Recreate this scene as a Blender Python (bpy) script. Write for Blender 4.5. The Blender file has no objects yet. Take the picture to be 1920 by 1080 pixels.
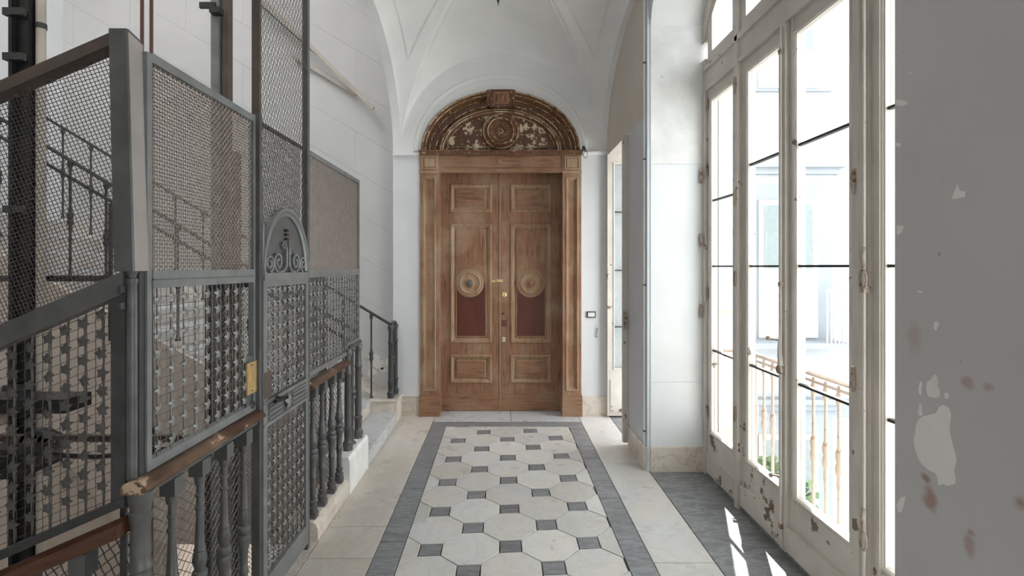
import bpy, math, random
from mathutils import Vector
from mathutils.geometry import tessellate_polygon
random.seed(7)
C = bpy.context.scene.collection
S = bpy.context.scene
PI = math.pi

# ------------------------------------------------------------------ camera, sky, sun, exposure
cd = bpy.data.cameras.new('camera'); cam = bpy.data.objects.new('camera', cd); C.objects.link(cam)
cam.location = (0, 0, 1.6); cam.rotation_euler = (PI/2, 0, 0)
cd.sensor_width = 36; cd.lens = 36*950/1920; cd.shift_x = 20/1920; cd.shift_y = -40/1920; cd.clip_start = .05
S.camera = cam
W = bpy.data.worlds.new('sky'); S.world = W; W.use_nodes = True
bg = W.node_tree.nodes['Background']; bg.inputs[0].default_value = (.955, .978, 1, 1); bg.inputs[1].default_value = 5.0
sd = bpy.data.lights.new('sun', 'SUN'); sd.energy = 26; sd.angle = .009; sd.color = (1, .96, .9)
sun = bpy.data.objects.new('sun', sd); C.objects.link(sun)
sun.rotation_euler = Vector((-.36, -1, -1.3)).to_track_quat('-Z', 'Y').to_euler()
def portal(name, loc, direction, sx, sy):
    l = bpy.data.lights.new(name, 'AREA'); l.shape = 'RECTANGLE'; l.size = sx; l.size_y = sy
    l.cycles.is_portal = True
    o = bpy.data.objects.new(name, l); C.objects.link(o); o.location = loc
    o.rotation_euler = Vector(direction).to_track_quat('-Z', 'Y').to_euler()
portal('window_portal', (1.78, 2.75, 1.95), (-1, 0, 0), 2.6, 4.0)
portal('window_portal', (1.95, 4.95, 1.4), (-1, 0, 0), 1.2, 2.9)
portal('window_portal', (1.60, -1.85, 1.8), (-1, 0, 0), 1.5, 3.4)
portal('skylight_portal', (-3.15, 2.6, 6.62), (0, 0, -1), 2.9, 3.4)
S.view_settings.view_transform = 'Standard'; S.view_settings.look = 'None'
S.view_settings.exposure = 0.38; S.view_settings.gamma = 1; S.view_settings.use_curve_mapping = False
S.cycles.use_denoising = True
S.cycles.max_bounces = 10; S.cycles.diffuse_bounces = 6; S.cycles.transparent_max_bounces = 24

# ------------------------------------------------------------------ materials
def nt(name):
    m = bpy.data.materials.new(name); m.use_nodes = True
    t = m.node_tree; return m, t, t.nodes, t.links, t.nodes['Principled BSDF']
def noise(t, scale, detail=4, rough=.55, stretch=None, coord='Object', dist=0):
    n = t.nodes; co = n.new('ShaderNodeTexCoord'); mp = n.new('ShaderNodeMapping')
    t.links.new(co.outputs[coord], mp.inputs[0])
    if stretch: mp.inputs['Scale'].default_value = stretch
    x = n.new('ShaderNodeTexNoise'); x.inputs['Scale'].default_value = scale; x.inputs['Detail'].default_value = detail
    x.inputs['Roughness'].default_value = rough; x.inputs['Distortion'].default_value = dist
    t.links.new(mp.outputs[0], x.inputs['Vector']); return x.outputs['Fac']
def ramp(t, fac, stops):
    r = t.nodes.new('ShaderNodeValToRGB'); e = r.color_ramp.elements
    e[0].position, e[0].color = stops[0][0], (*stops[0][1], 1); e[1].position, e[1].color = stops[-1][0], (*stops[-1][1], 1)
    for p, c in stops[1:-1]:
        q = e.new(p); q.color = (*c, 1)
    t.links.new(fac, r.inputs[0]); return r.outputs[0]
def mix(t, fac, a, b, mode='MIX'):
    m = t.nodes.new('ShaderNodeMix'); m.data_type = 'RGBA'; m.blend_type = mode
    for s, v in ((m.inputs[0], fac), (m.inputs[6], a), (m.inputs[7], b)):
        if isinstance(v, (int, float)): s.default_value = v
        elif isinstance(v, tuple): s.default_value = (*v, 1)
        else: t.links.new(v, s)
    return m.outputs[2]
def bump(t, b, fac, strength, dist=.01):
    n = t.nodes.new('ShaderNodeBump'); n.inputs['Strength'].default_value = strength; n.inputs['Distance'].default_value = dist
    t.links.new(fac, n.inputs['Height']); t.links.new(n.outputs[0], b.inputs['Normal'])
def rnd(t, lo, hi):
    o = t.nodes.new('ShaderNodeObjectInfo'); m = t.nodes.new('ShaderNodeMapRange')
    m.inputs[3].default_value = lo; m.inputs[4].default_value = hi
    t.links.new(o.outputs['Random'], m.inputs[0]); return m.outputs[0]
K = (0, 0, 0); WH = (1, 1, 1)
def mat_plain(name, col, rough=.6, metal=0, var=.12, scale=9, bmp=.15, spots=None, spot_at=.66, spot_scale=14):
    m, t, n, l, b = nt(name)
    f = noise(t, scale)
    c = ramp(t, f, [(.3, tuple(x*(1-var) for x in col)), (.7, tuple(min(1, x*(1+var)) for x in col))])
    if spots:
        g = noise(t, spot_scale, 6, .65)
        c = mix(t, ramp(t, g, [(spot_at, K), (spot_at+.03, WH)]), c, spots)
    l.new(c, b.inputs['Base Color']); b.inputs['Roughness'].default_value = rough; b.inputs['Metallic'].default_value = metal
    if bmp: bump(t, b, noise(t, scale*5, 3), bmp, .004)
    return m
def mat_marble(name, base, warm, vein, veinamt=.5, stretch=(1, 1, 1), rough=.28, rv=.12, spd=0):
    m, t, n, l, b = nt(name)
    o = n.new('ShaderNodeObjectInfo'); co = n.new('ShaderNodeTexCoord')
    ad = n.new('ShaderNodeVectorMath'); ad.operation = 'ADD'
    ml = n.new('ShaderNodeVectorMath'); ml.operation = 'SCALE'; ml.inputs[0].default_value = (7, 3, 5)
    l.new(o.outputs['Random'], ml.inputs['Scale']); l.new(co.outputs['Object'], ad.inputs[0]); l.new(ml.outputs[0], ad.inputs[1])
    mp = n.new('ShaderNodeMapping'); mp.inputs['Scale'].default_value = stretch; mp.inputs['Rotation'].default_value = (0, 0, .6)
    l.new(ad.outputs[0], mp.inputs[0])
    def ns(s, d, ds, r=.6):
        x = n.new('ShaderNodeTexNoise'); x.inputs['Scale'].default_value = s; x.inputs['Detail'].default_value = d
        x.inputs['Distortion'].default_value = ds; x.inputs['Roughness'].default_value = r; l.new(mp.outputs[0], x.inputs['Vector']); return x.outputs['Fac']
    c = ramp(t, ns(3, 3, .3), [(.35, base), (.68, warm)])
    v = ns(4.5, 8, 1.2)
    c = mix(t, ramp(t, v, [(.44, K), (.5, (veinamt,)*3), (.56, K)]), c, vein)
    v2 = ns(14, 6, .6)
    c = mix(t, ramp(t, v2, [(.6, K), (.75, (veinamt*.5,)*3)]), c, vein)
    dirt = noise(t, 60, 3, .6)
    c = mix(t, ramp(t, dirt, [(.66, K), (.74, (.35,)*3)]), c, tuple(x*.5 for x in base))
    h = n.new('ShaderNodeHueSaturation'); l.new(c, h.inputs['Color']); l.new(rnd(t, 1-rv, 1+rv), h.inputs['Value'])
    l.new(h.outputs[0], b.inputs['Base Color'])
    rr = ramp(t, ns(5, 4, 0), [(.3, (rough*.8,)*3), (.7, (rough*1.7,)*3)]); l.new(rr, b.inputs['Roughness'])
    bump(t, b, ns(40, 4, 0), .08, .003)
    return m
def mat_wood(name, dark, mid, pale, paleamt=.5, stretch=(14, 14, 1.2), rough=.55, flake=None, flake_at=.58, fs=9):
    m, t, n, l, b = nt(name)
    g = noise(t, 3, 8, .6, stretch, dist=.4)
    c = ramp(t, g, [(.3, dark), (.5, mid), (.75, tuple(min(1, x*1.25) for x in mid))])
    w = noise(t, 2.3, 7, .62); c = mix(t, ramp(t, w, [(.45, K), (.68, (paleamt,)*3)]), c, pale)
    fine = noise(t, 30, 4, .7, stretch); c = mix(t, ramp(t, fine, [(.55, K), (.7, (.4,)*3)]), c, dark)
    if flake:
        f = noise(t, fs, 8, .72); c = mix(t, ramp(t, f, [(flake_at, K), (flake_at+.02, WH)]), c, flake)
    l.new(c, b.inputs['Base Color']); b.inputs['Roughness'].default_value = rough
    bump(t, b, fine, .35, .003)
    return m
M = {}
M['plaster'] = mat_plain('white_plaster', (.80, .80, .795), .75, var=.05, scale=2.2, bmp=.12)
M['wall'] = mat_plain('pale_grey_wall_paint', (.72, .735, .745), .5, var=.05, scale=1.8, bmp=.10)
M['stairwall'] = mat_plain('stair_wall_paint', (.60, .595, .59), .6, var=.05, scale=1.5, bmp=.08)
M['pierblue'] = mat_plain('cool_grey_pier_paint', (.60, .635, .67), .45, var=.05, scale=1.5, bmp=.08)
M['beige'] = mat_plain('beige_plaster', (.60, .555, .50), .8, var=.06, scale=2, bmp=.15)
M['peel'] = mat_plain('peeling_plaster', (.78, .78, .77), .8, var=.10, scale=5, bmp=.5, spots=(.42, .38, .33), spot_at=.69, spot_scale=7)
M['patch'] = mat_plain('bare_plaster_patch', (.78, .77, .74), .85, var=.04, scale=8, bmp=.1)
M['whitestone'] = mat_plain('whitewashed_stone', (.80, .79, .76), .8, var=.12, scale=7, bmp=.6, spots=(.5, .42, .35), spot_at=.66)
M['marble'] = mat_marble('white_marble', (.56, .56, .55), (.585, .55, .49), (.42, .42, .42), .32)
M['marble_side'] = mat_marble('warm_white_marble', (.55, .52, .475), (.52, .465, .395), (.38, .34, .30), .28)
M['marble_pale'] = mat_marble('pale_grey_marble', (.50, .515, .525), (.55, .555, .56), (.38, .39, .40), .25, rough=.25)
M['base'] = mat_marble('beige_marble_base', (.60, .55, .49), (.66, .58, .49), (.38, .33, .28), .5)
M['grey'] = mat_marble('grey_marble', (.150, .153, .160), (.195, .198, .206), (.34, .345, .36), .55, (1, 6, 1), .3)
M['slate'] = mat_marble('dark_slate', (.15, .155, .165), (.21, .21, .215), (.33, .33, .34), .6, (1, 3, 1), .38)
M['grout'] = mat_plain('dark_grout', (.07, .065, .06), .9)
M['wood'] = mat_wood('weathered_brown_wood', (.12, .055, .030), (.265, .132, .070), (.42, .30, .20), .8)
M['wood_h'] = mat_wood('weathered_brown_wood_cross_grain', (.12, .055, .030), (.265, .132, .070), (.40, .275, .175), .6, stretch=(1.2, 14, 14))
M['wood_pale'] = mat_wood('worn_pale_moulding_wood', (.18, .10, .052), (.34, .21, .12), (.46, .36, .25), .7)
M['wood_red'] = mat_wood('dark_red_stained_wood', (.06, .014, .007), (.105, .024, .012), (.15, .05, .03), .3, rough=.35)
M['lunette'] = mat_wood('dark_flaked_varnished_wood', (.05, .018, .009), (.115, .045, .02), (.2, .10, .05), .3, rough=.22, flake=(.60, .46, .30), flake_at=.60, fs=26)
M['lunette_trim'] = mat_wood('dark_moulding_with_cream_flakes', (.06, .022, .012), (.15, .065, .03), (.25, .14, .07), .4, rough=.25, flake=(.58, .44, .28), flake_at=.60, fs=30)
M['lunette_edge'] = mat_wood('worn_cream_highlight_moulding', (.07, .03, .016), (.20, .10, .05), (.40, .28, .17), .7, rough=.25, flake=(.62, .49, .33), flake_at=.49, fs=11)  # cream wear, doubling as painted highlights along the moulding edges
M['lunette_patch'] = mat_wood('dark_varnish_with_cream_patches', (.05, .018, .009), (.11, .042, .02), (.2, .10, .05), .3, rough=.22, flake=(.62, .50, .34), flake_at=.53, fs=10)
M['rail'] = mat_wood('worn_handrail_wood', (.022, .010, .007), (.085, .042, .026), (.36, .24, .15), .6, stretch=(12, 1, 12), rough=.32, flake=(.50, .36, .25), flake_at=.60, fs=9)
M['rail_x'] = mat_wood('dark_handrail_wood', (.025, .008, .004), (.085, .03, .015), (.15, .07, .04), .4, stretch=(1, 12, 12), rough=.3)
M['iron'] = mat_plain('grey_painted_iron', (.108, .108, .106), .42, .25, var=.22, scale=12, bmp=.2, spots=(.24, .12, .07), spot_at=.74, spot_scale=10)
M['iron_light'] = mat_plain('lighter_grey_painted_iron', (.195, .20, .198), .4, .2, var=.18, scale=9, bmp=.2, spots=(.33, .20, .14), spot_at=.70, spot_scale=8)
M['iron_pink'] = mat_plain('light_pinkish_iron_paint', (.34, .305, .285), .45, .1, var=.12, scale=6, bmp=.1, spots=(.28, .16, .10), spot_at=.72)
M['iron_dark'] = mat_plain('dark_iron', (.055, .055, .055), .5, .3, var=.3, scale=12, bmp=.2)
M['wire_lit'] = mat_plain('lit_mesh_wire', (.21, .168, .142), .5, .2, var=.15, scale=20, bmp=0)  # wire colour lightened as if catching window light, for corridor-side panels
M['wire'] = mat_plain('brownish_wire', (.14, .122, .11), .45, .4, var=.2, scale=20, bmp=0)
M['wire_shaded'] = mat_plain('shaded_mesh_wire', (.07, .06, .057), .5, .3, var=.2, scale=20, bmp=0)  # same wire darkened in colour to put the viewer-facing panel in shade
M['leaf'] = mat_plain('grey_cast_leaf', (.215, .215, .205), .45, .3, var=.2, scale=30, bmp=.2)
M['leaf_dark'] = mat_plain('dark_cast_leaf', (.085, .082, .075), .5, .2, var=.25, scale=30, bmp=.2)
M['brown'] = mat_plain('brown_painted_iron', (.10, .075, .06), .5, .2, var=.25, scale=6)
M['rust'] = mat_plain('red_brown_pipe', (.13, .055, .045), .5, .1)
M['cream_pole'] = mat_plain('dirty_cream_paint', (.52, .47, .40), .6, var=.12, scale=7, spots=(.25, .17, .11), spot_at=.68)
M['black'] = mat_plain('black_grease_iron', (.02, .02, .02), .35, .2, var=.3)
M['brass'] = mat_plain('worn_brass', (.80, .60, .30), .3, .85, var=.15, scale=25)
M['winpaint'] = mat_plain('peeling_cream_window_paint', (.60, .56, .505), .55, var=.1, scale=4, bmp=.3, spots=(.16, .115, .085), spot_at=.635, spot_scale=8)
M['winpaint2'] = mat_plain('flaking_window_base_paint', (.62, .58, .52), .6, var=.12, scale=4, bmp=.4, spots=(.17, .12, .09), spot_at=.585, spot_scale=7)
M['winold'] = mat_plain('rusty_hinge_paint', (.36, .30, .25), .5, var=.2, scale=20, bmp=.4, spots=(.2, .09, .05), spot_at=.55, spot_scale=30)
M['bar'] = mat_plain('black_glazing_bar', (.02, .018, .017), .5)
M['white'] = mat_plain('white_plastic', (.8, .8, .78), .4, var=.02, bmp=0)
M['stonefloor'] = mat_plain('stair_stone', (.50, .46, .42), .6, var=.12, scale=4)
M['stringer'] = mat_plain('warm_beige_stair_side', (.56, .48, .41), .8, var=.06, scale=3)
M['facade'] = mat_plain('pale_facade', (.35, .365, .385), .9, var=.04, scale=1)
M['facade_trim'] = mat_plain('blue_grey_facade_trim', (.235, .255, .28), .9, var=.05, scale=1)
M['peach'] = mat_plain('peach_facade', (.50, .39, .30), .9, var=.06, scale=1)
M['outwhite'] = mat_plain('white_shutter_paint', (.48, .49, .48), .7, var=.02)
M['outglass'] = mat_plain('dark_far_pane', (.16, .19, .19), .2, var=.1, bmp=0)
M['outrust'] = mat_plain('rusty_cream_balustrade', (.34, .275, .23), .7, var=.12, scale=20, spots=(.22, .13, .08), spot_at=.6, spot_scale=30)
M['ground'] = mat_plain('courtyard_ground', (.5, .5, .48), .9)
M['green'] = mat_plain('plant_green', (.09, .14, .06), .6, var=.4, scale=20)
def glass():
    m, t, n, l, b = nt('old_window_glass')
    tr = n.new('ShaderNodeBsdfTransparent'); tr.inputs[0].default_value = (.93, .95, .95, 1)
    g = n.new('ShaderNodeBsdfGlossy'); g.inputs['Roughness'].default_value = .02
    lw = n.new('ShaderNodeLayerWeight'); pw = n.new('ShaderNodeMath'); pw.operation = 'POWER'; pw.inputs[1].default_value = 5; l.new(lw.outputs['Facing'], pw.inputs[0])
    ma = n.new('ShaderNodeMath'); ma.operation = 'MULTIPLY_ADD'; ma.inputs[1].default_value = .7; ma.inputs[2].default_value = .03; l.new(pw.outputs[0], ma.inputs[0])
    mx = n.new('ShaderNodeMixShader'); l.new(ma.outputs[0], mx.inputs[0]); l.new(tr.outputs[0], mx.inputs[1]); l.new(g.outputs[0], mx.inputs[2])
    # a thin film of dust
    d = n.new('ShaderNodeBsdfDiffuse'); d.inputs[0].default_value = (.85, .85, .83, 1)
    mx2 = n.new('ShaderNodeMixShader'); f = ramp(t, noise(t, 3, 6, .6), [(.4, (.0,)*3), (.75, (.05,)*3)])
    l.new(f, mx2.inputs[0]); l.new(mx.outputs[0], mx2.inputs[1]); l.new(d.outputs[0], mx2.inputs[2])
    l.new(mx2.outputs[0], n['Material Output'].inputs['Surface']); return m
M['glass'] = glass()
def stained_pier():
    m, t, n, l, b = nt('stained_grey_wall_paint')
    c = ramp(t, noise(t, 1.6, 4), [(.3, (.50, .485, .475)), (.7, (.55, .535, .525))])
    co = n.new('ShaderNodeTexCoord')
    dn = n.new('ShaderNodeTexNoise'); dn.inputs['Scale'].default_value = 25; dn.inputs['Detail'].default_value = 5
    l.new(co.outputs['Object'], dn.inputs['Vector'])
    # stains left on the paint: position (x, z), size
    for (sx, sz, rx, rz, a) in [(1.377, .968, .030, .036, .75), (1.392, 1.02, .018, .012, .8), (1.269, 1.31, .02, .018, .5), (1.212, 1.312, .016, .014, .5), (1.137, 1.07, .018, .024, .75), (1.262, .905, .016, .036, .55), (1.43, 1.40, .03, .05, .3), (1.255, .94, .012, .01, .6)]:
        sb = n.new('ShaderNodeVectorMath'); sb.operation = 'SUBTRACT'; sb.inputs[1].default_value = (1.165, sx, sz); l.new(co.outputs['Object'], sb.inputs[0])
        sc = n.new('ShaderNodeVectorMath'); sc.operation = 'MULTIPLY'; sc.inputs[1].default_value = (0, 1/rx, 1/rz); l.new(sb.outputs[0], sc.inputs[0])
        ln = n.new('ShaderNodeVectorMath'); ln.operation = 'LENGTH'; l.new(sc.outputs[0], ln.inputs[0])
        a1 = n.new('ShaderNodeMath'); a1.operation = 'MULTIPLY_ADD'; l.new(dn.outputs['Fac'], a1.inputs[0]); a1.inputs[1].default_value = 1.6; l.new(ln.outputs['Value'], a1.inputs[2])
        f = ramp(t, a1.outputs[0], [(.0, (a,)*3), (1.0, K)])
        mr = n.new('ShaderNodeMapRange'); mr.inputs[1].default_value = 1.2; mr.inputs[2].default_value = 1.9; mr.inputs[3].default_value = a; mr.inputs[4].default_value = 0
        l.new(a1.outputs[0], mr.inputs[0])
        c = mix(t, mr.outputs[0], c, (.32, .17, .14))
    sp = noise(t, 22, 3, .5); c = mix(t, ramp(t, sp, [(.74, K), (.77, (.6,)*3)]), c, (.26, .24, .23))
    l.new(c, b.inputs['Base Color']); b.inputs['Roughness'].default_value = .55
    bump(t, b, noise(t, 30, 5), .12, .004); return m
M['pier_near'] = stained_pier()

# ------------------------------------------------------------------ mesh builder
class B:
    def __init__(s): s.v = []; s.f = []
    def add(s, vs, fs):
        o = len(s.v); s.v += [tuple(p) for p in vs]; s.f += [tuple(i+o for i in f) for f in fs]; return s
    def box(s, x0, x1, y0, y1, z0, z1):
        x0, x1 = sorted((x0, x1)); y0, y1 = sorted((y0, y1)); z0, z1 = sorted((z0, z1))
        return s.add([(x, y, z) for x in (x0, x1) for y in (y0, y1) for z in (z0, z1)],
                     [(0, 1, 3, 2), (4, 6, 7, 5), (0, 4, 5, 1), (2, 3, 7, 6), (0, 2, 6, 4), (1, 5, 7, 3)])
    def bevbox(s, x0, x1, y0, y1, z0, z1, b=.004):   # box with a chamfered top edge
        A = [(x0, y0), (x1, y0), (x1, y1), (x0, y1)]; I = [(x0+b, y0+b), (x1-b, y0+b), (x1-b, y1-b), (x0+b, y1-b)]
        vs = [(*p, z0) for p in A]+[(*p, z1-b) for p in A]+[(*p, z1) for p in I]
        fs = [(3, 2, 1, 0), (8, 9, 10, 11)]+[(i, (i+1) % 4, 4+(i+1) % 4, 4+i) for i in range(4)]+[(4+i, 4+(i+1) % 4, 8+(i+1) % 4, 8+i) for i in range(4)]
        return s.add(vs, fs)
    def prism(s, pts, off):                           # polygon (3D points) pushed along off
        n = len(pts); off = Vector(off); P = [Vector(p) for p in pts]
        return s.add([tuple(p) for p in P]+[tuple(p+off) for p in P], [tuple(range(n))[::-1], tuple(range(n, 2*n))]+[(i, (i+1) % n, n+(i+1) % n, n+i) for i in range(n)])
    def holed(s, outer, holes, mp, d0, d1):           # outline with holes, given thickness; mp(u,v,d)
        loops = [outer]+holes; tri = tessellate_polygon([[Vector((u, v, 0)) for u, v in L] for L in loops])
        flat = [p for L in loops for p in L]; n = len(flat)
        vs = [mp(u, v, d0) for u, v in flat]+[mp(u, v, d1) for u, v in flat]
        fs = [tuple(t) for t in tri]+[tuple(n+i for i in t)[::-1] for t in tri]; o = 0
        for L in loops:
            k = len(L); fs += [(o+i, o+(i+1) % k, n+o+(i+1) % k, n+o+i) for i in range(k)]; o += k
        return s.add(vs, fs)
    def bar(s, p0, p1, w, h=None, up=(0, 0, 1), n=4):  # straight bar of a w x h section
        h = h or w; p0 = Vector(p0); p1 = Vector(p1); d = (p1-p0).normalized(); up = Vector(up)
        if abs(d.dot(up)) > .99: up = Vector((0, 1, 0))
        a = d.cross(up).normalized(); c = a.cross(d).normalized()
        q = [a*sx*w/2+c*sz*h/2 for sx, sz in ((-1, -1), (1, -1), (1, 1), (-1, 1))]
        return s.add([p0+e for e in q]+[p1+e for e in q], [(3, 2, 1, 0), (4, 5, 6, 7)]+[(i, (i+1) % 4, 4+(i+1) % 4, 4+i) for i in range(4)])
    def tube(s, pts, r, n=8, cap=True, radii=None):
        P = [Vector(p) for p in pts]; rings = []; ref = None
        for i, p in enumerate(P):
            d = (P[min(i+1, len(P)-1)]-P[max(i-1, 0)]).normalized()
            if ref is None: ref = Vector((0, 0, 1)) if abs(d.z) < .9 else Vector((0, 1, 0))
            a = d.cross(ref).normalized(); c = a.cross(d).normalized(); ref = c
            rr = radii[i] if radii else r
            rings.append([p+(a*math.cos(2*PI*k/n+PI/4)+c*math.sin(2*PI*k/n+PI/4))*rr for k in range(n)])
        vs = [v for R in rings for v in R]; fs = []
        for i in range(len(P)-1):
            fs += [(i*n+k, i*n+(k+1) % n, (i+1)*n+(k+1) % n, (i+1)*n+k) for k in range(n)]
        if cap: fs += [tuple(range(n))[::-1], tuple((len(P)-1)*n+k for k in range(n))]
        return s.add(vs, fs)
    def lathe(s, prof, at, n=16, axis='Z'):           # prof: (h, r)
        ax = {'Z': lambda r, c, q, h: (r*c, r*q, h), 'Y': lambda r, c, q, h: (r*c, h, r*q), 'X': lambda r, c, q, h: (h, r*c, r*q)}[axis]
        vs = []; fs = []
        for h, r in prof:
            for k in range(n):
                a = 2*PI*(k+.5)/n; p = ax(r, math.cos(a), math.sin(a), h); vs.append((at[0]+p[0], at[1]+p[1], at[2]+p[2]))
        for i in range(len(prof)-1):
            fs += [(i*n+k, i*n+(k+1) % n, (i+1)*n+(k+1) % n, (i+1)*n+k) for k in range(n)]
        fs += [tuple(range(n))[::-1], tuple((len(prof)-1)*n+k for k in range(n))]
        return s.add(vs, fs)
    def frame(s, u0, u1, v0, v1, prof, mp):           # mitred moulding: prof list of (inset, depth)
        vs = []; fs = []
        for ins, d in prof:
            for u, v in ((u0+ins, v0+ins), (u1-ins, v0+ins), (u1-ins, v1-ins), (u0+ins, v1-ins)): vs.append(mp(u, v, d))
        for i in range(len(prof)-1):
            fs += [(i*4+k, i*4+(k+1) % 4, (i+1)*4+(k+1) % 4, (i+1)*4+k) for k in range(4)]
        return s.add(vs, fs)
    def sweep(s, path, prof, closed=False):           # path: list of (point, normal a, normal b); prof: list of (a, b)
        n = len(prof); vs = []; fs = []
        for p, a, b in path:
            for x, y in prof: vs.append(tuple(Vector(p)+Vector(a)*x+Vector(b)*y))
        for i in range(len(path)-1):
            fs += [(i*n+k, i*n+k+1, (i+1)*n+k+1, (i+1)*n+k) for k in range(n-1)]
        return s.add(vs, fs)
    def build(s, name, mat, parent=None, smooth=False, fix=True, local=False, **props):
        me = bpy.data.meshes.new(name); w = Vector((0, 0, 0))
        q = parent
        while q is not None and not local: w += q.location; q = q.parent
        me.from_pydata([tuple(Vector(p)-w) for p in s.v], [], s.f)
        if fix:
            import bmesh
            bm = bmesh.new(); bm.from_mesh(me); bmesh.ops.recalc_face_normals(bm, faces=bm.faces); bm.to_mesh(me); bm.free()
        me.materials.append(mat if not isinstance(mat, str) else M[mat])
        if smooth:
            me.polygons.foreach_set('use_smooth', [True]*len(me.polygons)); me.set_sharp_from_angle(angle=math.radians(smooth if smooth is not True else 40))
        o = bpy.data.objects.new(name, me); C.objects.link(o); o.parent = parent
        for k, v in props.items(): o[k] = v
        return o
def thing(name, loc, label=None, cat=None, group=None, kind=None):
    o = bpy.data.objects.new(name, None); C.objects.link(o); o.location = loc; o.empty_display_size = .1
    tag(o, label, cat, group, kind); return o
def tag(o, label=None, cat=None, group=None, kind=None):
    for k, v in (('label', label), ('category', cat), ('group', group), ('kind', kind)):
        if v: o[k] = v
    return o
def struct(o): o['kind'] = 'structure'; return o
def inst(src, name, parent, loc, rot=None, scale=None):
    o = bpy.data.objects.new(name, src.data); C.objects.link(o); o.parent = parent
    w = Vector((0, 0, 0)); q = parent
    while q is not None: w += q.location; q = q.parent
    o.location = Vector(loc)-w
    if rot: o.rotation_euler = rot
    if scale: o.scale = scale
    return o
def clip(poly, a, b, c):                               # keep a*x+b*y<=c
    out = []
    for i in range(len(poly)):
        p, q = poly[i], poly[(i+1) % len(poly)]; dp = a*p[0]+b*p[1]-c; dq = a*q[0]+b*q[1]-c
        if dp <= 0: out.append(p)
        if (dp < 0 < dq) or (dq < 0 < dp):
            t = dp/(dp-dq); out.append((p[0]+(q[0]-p[0])*t, p[1]+(q[1]-p[1])*t))
    return out
def cliprect(poly, x0, x1, y0, y1):
    for a, b, c in ((1, 0, x1), (-1, 0, -x0), (0, 1, y1), (0, -1, -y0)):
        if len(poly) >= 3: poly = clip(poly, a, b, c)
    return poly
def shrink(poly, g):
    cx = sum(p[0] for p in poly)/len(poly); cy = sum(p[1] for p in poly)/len(poly)
    n = len(poly); area = sum(poly[i][0]*poly[(i+1) % n][1]-poly[(i+1) % n][0]*poly[i][1] for i in range(n))
    if area < 0: poly = poly[::-1]
    big = poly
    for i in range(n):
        p, q = poly[i], poly[(i+1) % n]; dx, dy = q[0]-p[0], q[1]-p[1]; L = math.hypot(dx, dy)
        if L < 1e-5: continue
        nx, ny = dy/L, -dx/L
        big = clip(big, nx, ny, nx*p[0]+ny*p[1]-g)
        if len(big) < 3: return []
    return big
def area2(poly): return abs(sum(poly[i][0]*poly[(i+1) % len(poly)][1]-poly[(i+1) % len(poly)][0]*poly[i][1] for i in range(len(poly))))/2
def wires(b, poly, ang, pitch, r, mp, w=0, crimp=True, off=0):
    """parallel crimped wires in direction ang over a convex outline in (u,v)"""
    dx, dy = math.cos(ang), math.sin(ang); nx, ny = -dy, dx
    ds = [p[0]*nx+p[1]*ny for p in poly]; k = math.ceil(min(ds)/pitch)
    while k*pitch < max(ds):
        c = k*pitch+off*pitch; ts = []
        for i in range(len(poly)):
            p, q = poly[i], poly[(i+1) % len(poly)]; dp = p[0]*nx+p[1]*ny-c; dq = q[0]*nx+q[1]*ny-c
            if dp*dq < 0:
                t = dp/(dp-dq); x = p[0]+(q[0]-p[0])*t; y = p[1]+(q[1]-p[1])*t; ts.append(x*dx+y*dy)
        if len(ts) == 2:
            t0, t1 = sorted(ts); st = [t0]
            if crimp:
                j = math.ceil(t0/pitch)
                while j*pitch < t1: st.append(j*pitch); j += 1
            st.append(t1); n = 3; vs = []; fs = []
            for i, t in enumerate(st):
                j = round(t/pitch); sg = (1 if (j+k) % 2 else -1)*(r*.9 if crimp else 0)*(1 if w == 0 else -1)
                for q in range(n):
                    a = 2*PI*q/n; o1 = math.cos(a)*r; o2 = math.sin(a)*r
                    vs.append(mp(nx*c+dx*t+nx*o1, ny*c+dy*t+ny*o1, o2+sg+(0 if crimp else w*r)))
            for i in range(len(st)-1): fs += [(i*n+q, i*n+(q+1) % n, (i+1)*n+(q+1) % n, (i+1)*n+q) for q in range(n)]
            b.add(vs, fs)
        k += 1
def woven(poly, pitch, r, mp, a0=0, a1=PI/2, crimp=True):
    b = B(); wires(b, poly, a0, pitch, r, mp, 0, crimp); wires(b, poly, a1, pitch, r, mp, 1, crimp); return b
XP = lambda x: (lambda u, v, d: (x+d, u, v))           # plane facing +X (u = y, v = z)
YP = lambda y: (lambda u, v, d: (u, y-d, v))           # plane facing the camera (u = x, v = z)

# ================================================================== SETTING
XL, XR, YE = -1.165, 1.135, 5.45
# ---- floor
fl = struct(B().box(-1.13, 2.0, -4, 6.2, -.30, -.030).build('floor', 'grout'))
fl['label'] = 'marble floor of octagons and small grey squares with grey border bands'
tb = B()
def slab(poly, name, mat, top=0.0, g=.0022, parent=fl, bot=-.03):
    q = shrink(poly, g)
    if len(q) < 3 or area2(q) < 2e-4: return
    i2 = shrink(q, .0022)
    b = B(); n = len(q)
    if len(i2) == n:
        b.add([(*p, bot) for p in q]+[(*p, top-.002) for p in q]+[(*p, top) for p in i2],
              [tuple(range(2*n, 3*n))]+[(i, (i+1) % n, n+(i+1) % n, n+i) for i in range(n)]+[(n+i, n+(i+1) % n, 2*n+(i+1) % n, 2*n+i) for i in range(n)])
    else: b.prism([(*p, bot) for p in q], (0, 0, top-bot))
    b.build(name, mat, parent)
def rect(x0, x1, y0, y1): return [(x0, y0), (x1, y0), (x1, y1), (x0, y1)]
PT, HS = .4495, .061; BX0, BX1, BY1 = -.556, .677, 5.07
U = (PT*1.008, .0366); V = (0.0005, PT); O = (.0529, 2.902)
def lat(i, j, dx=0, dy=0):
    x = O[0]+i*U[0]+j*V[0]+dx; y = O[1]+i*U[1]+j*V[1]+dy+dx*.08; return (x, y)
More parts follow.
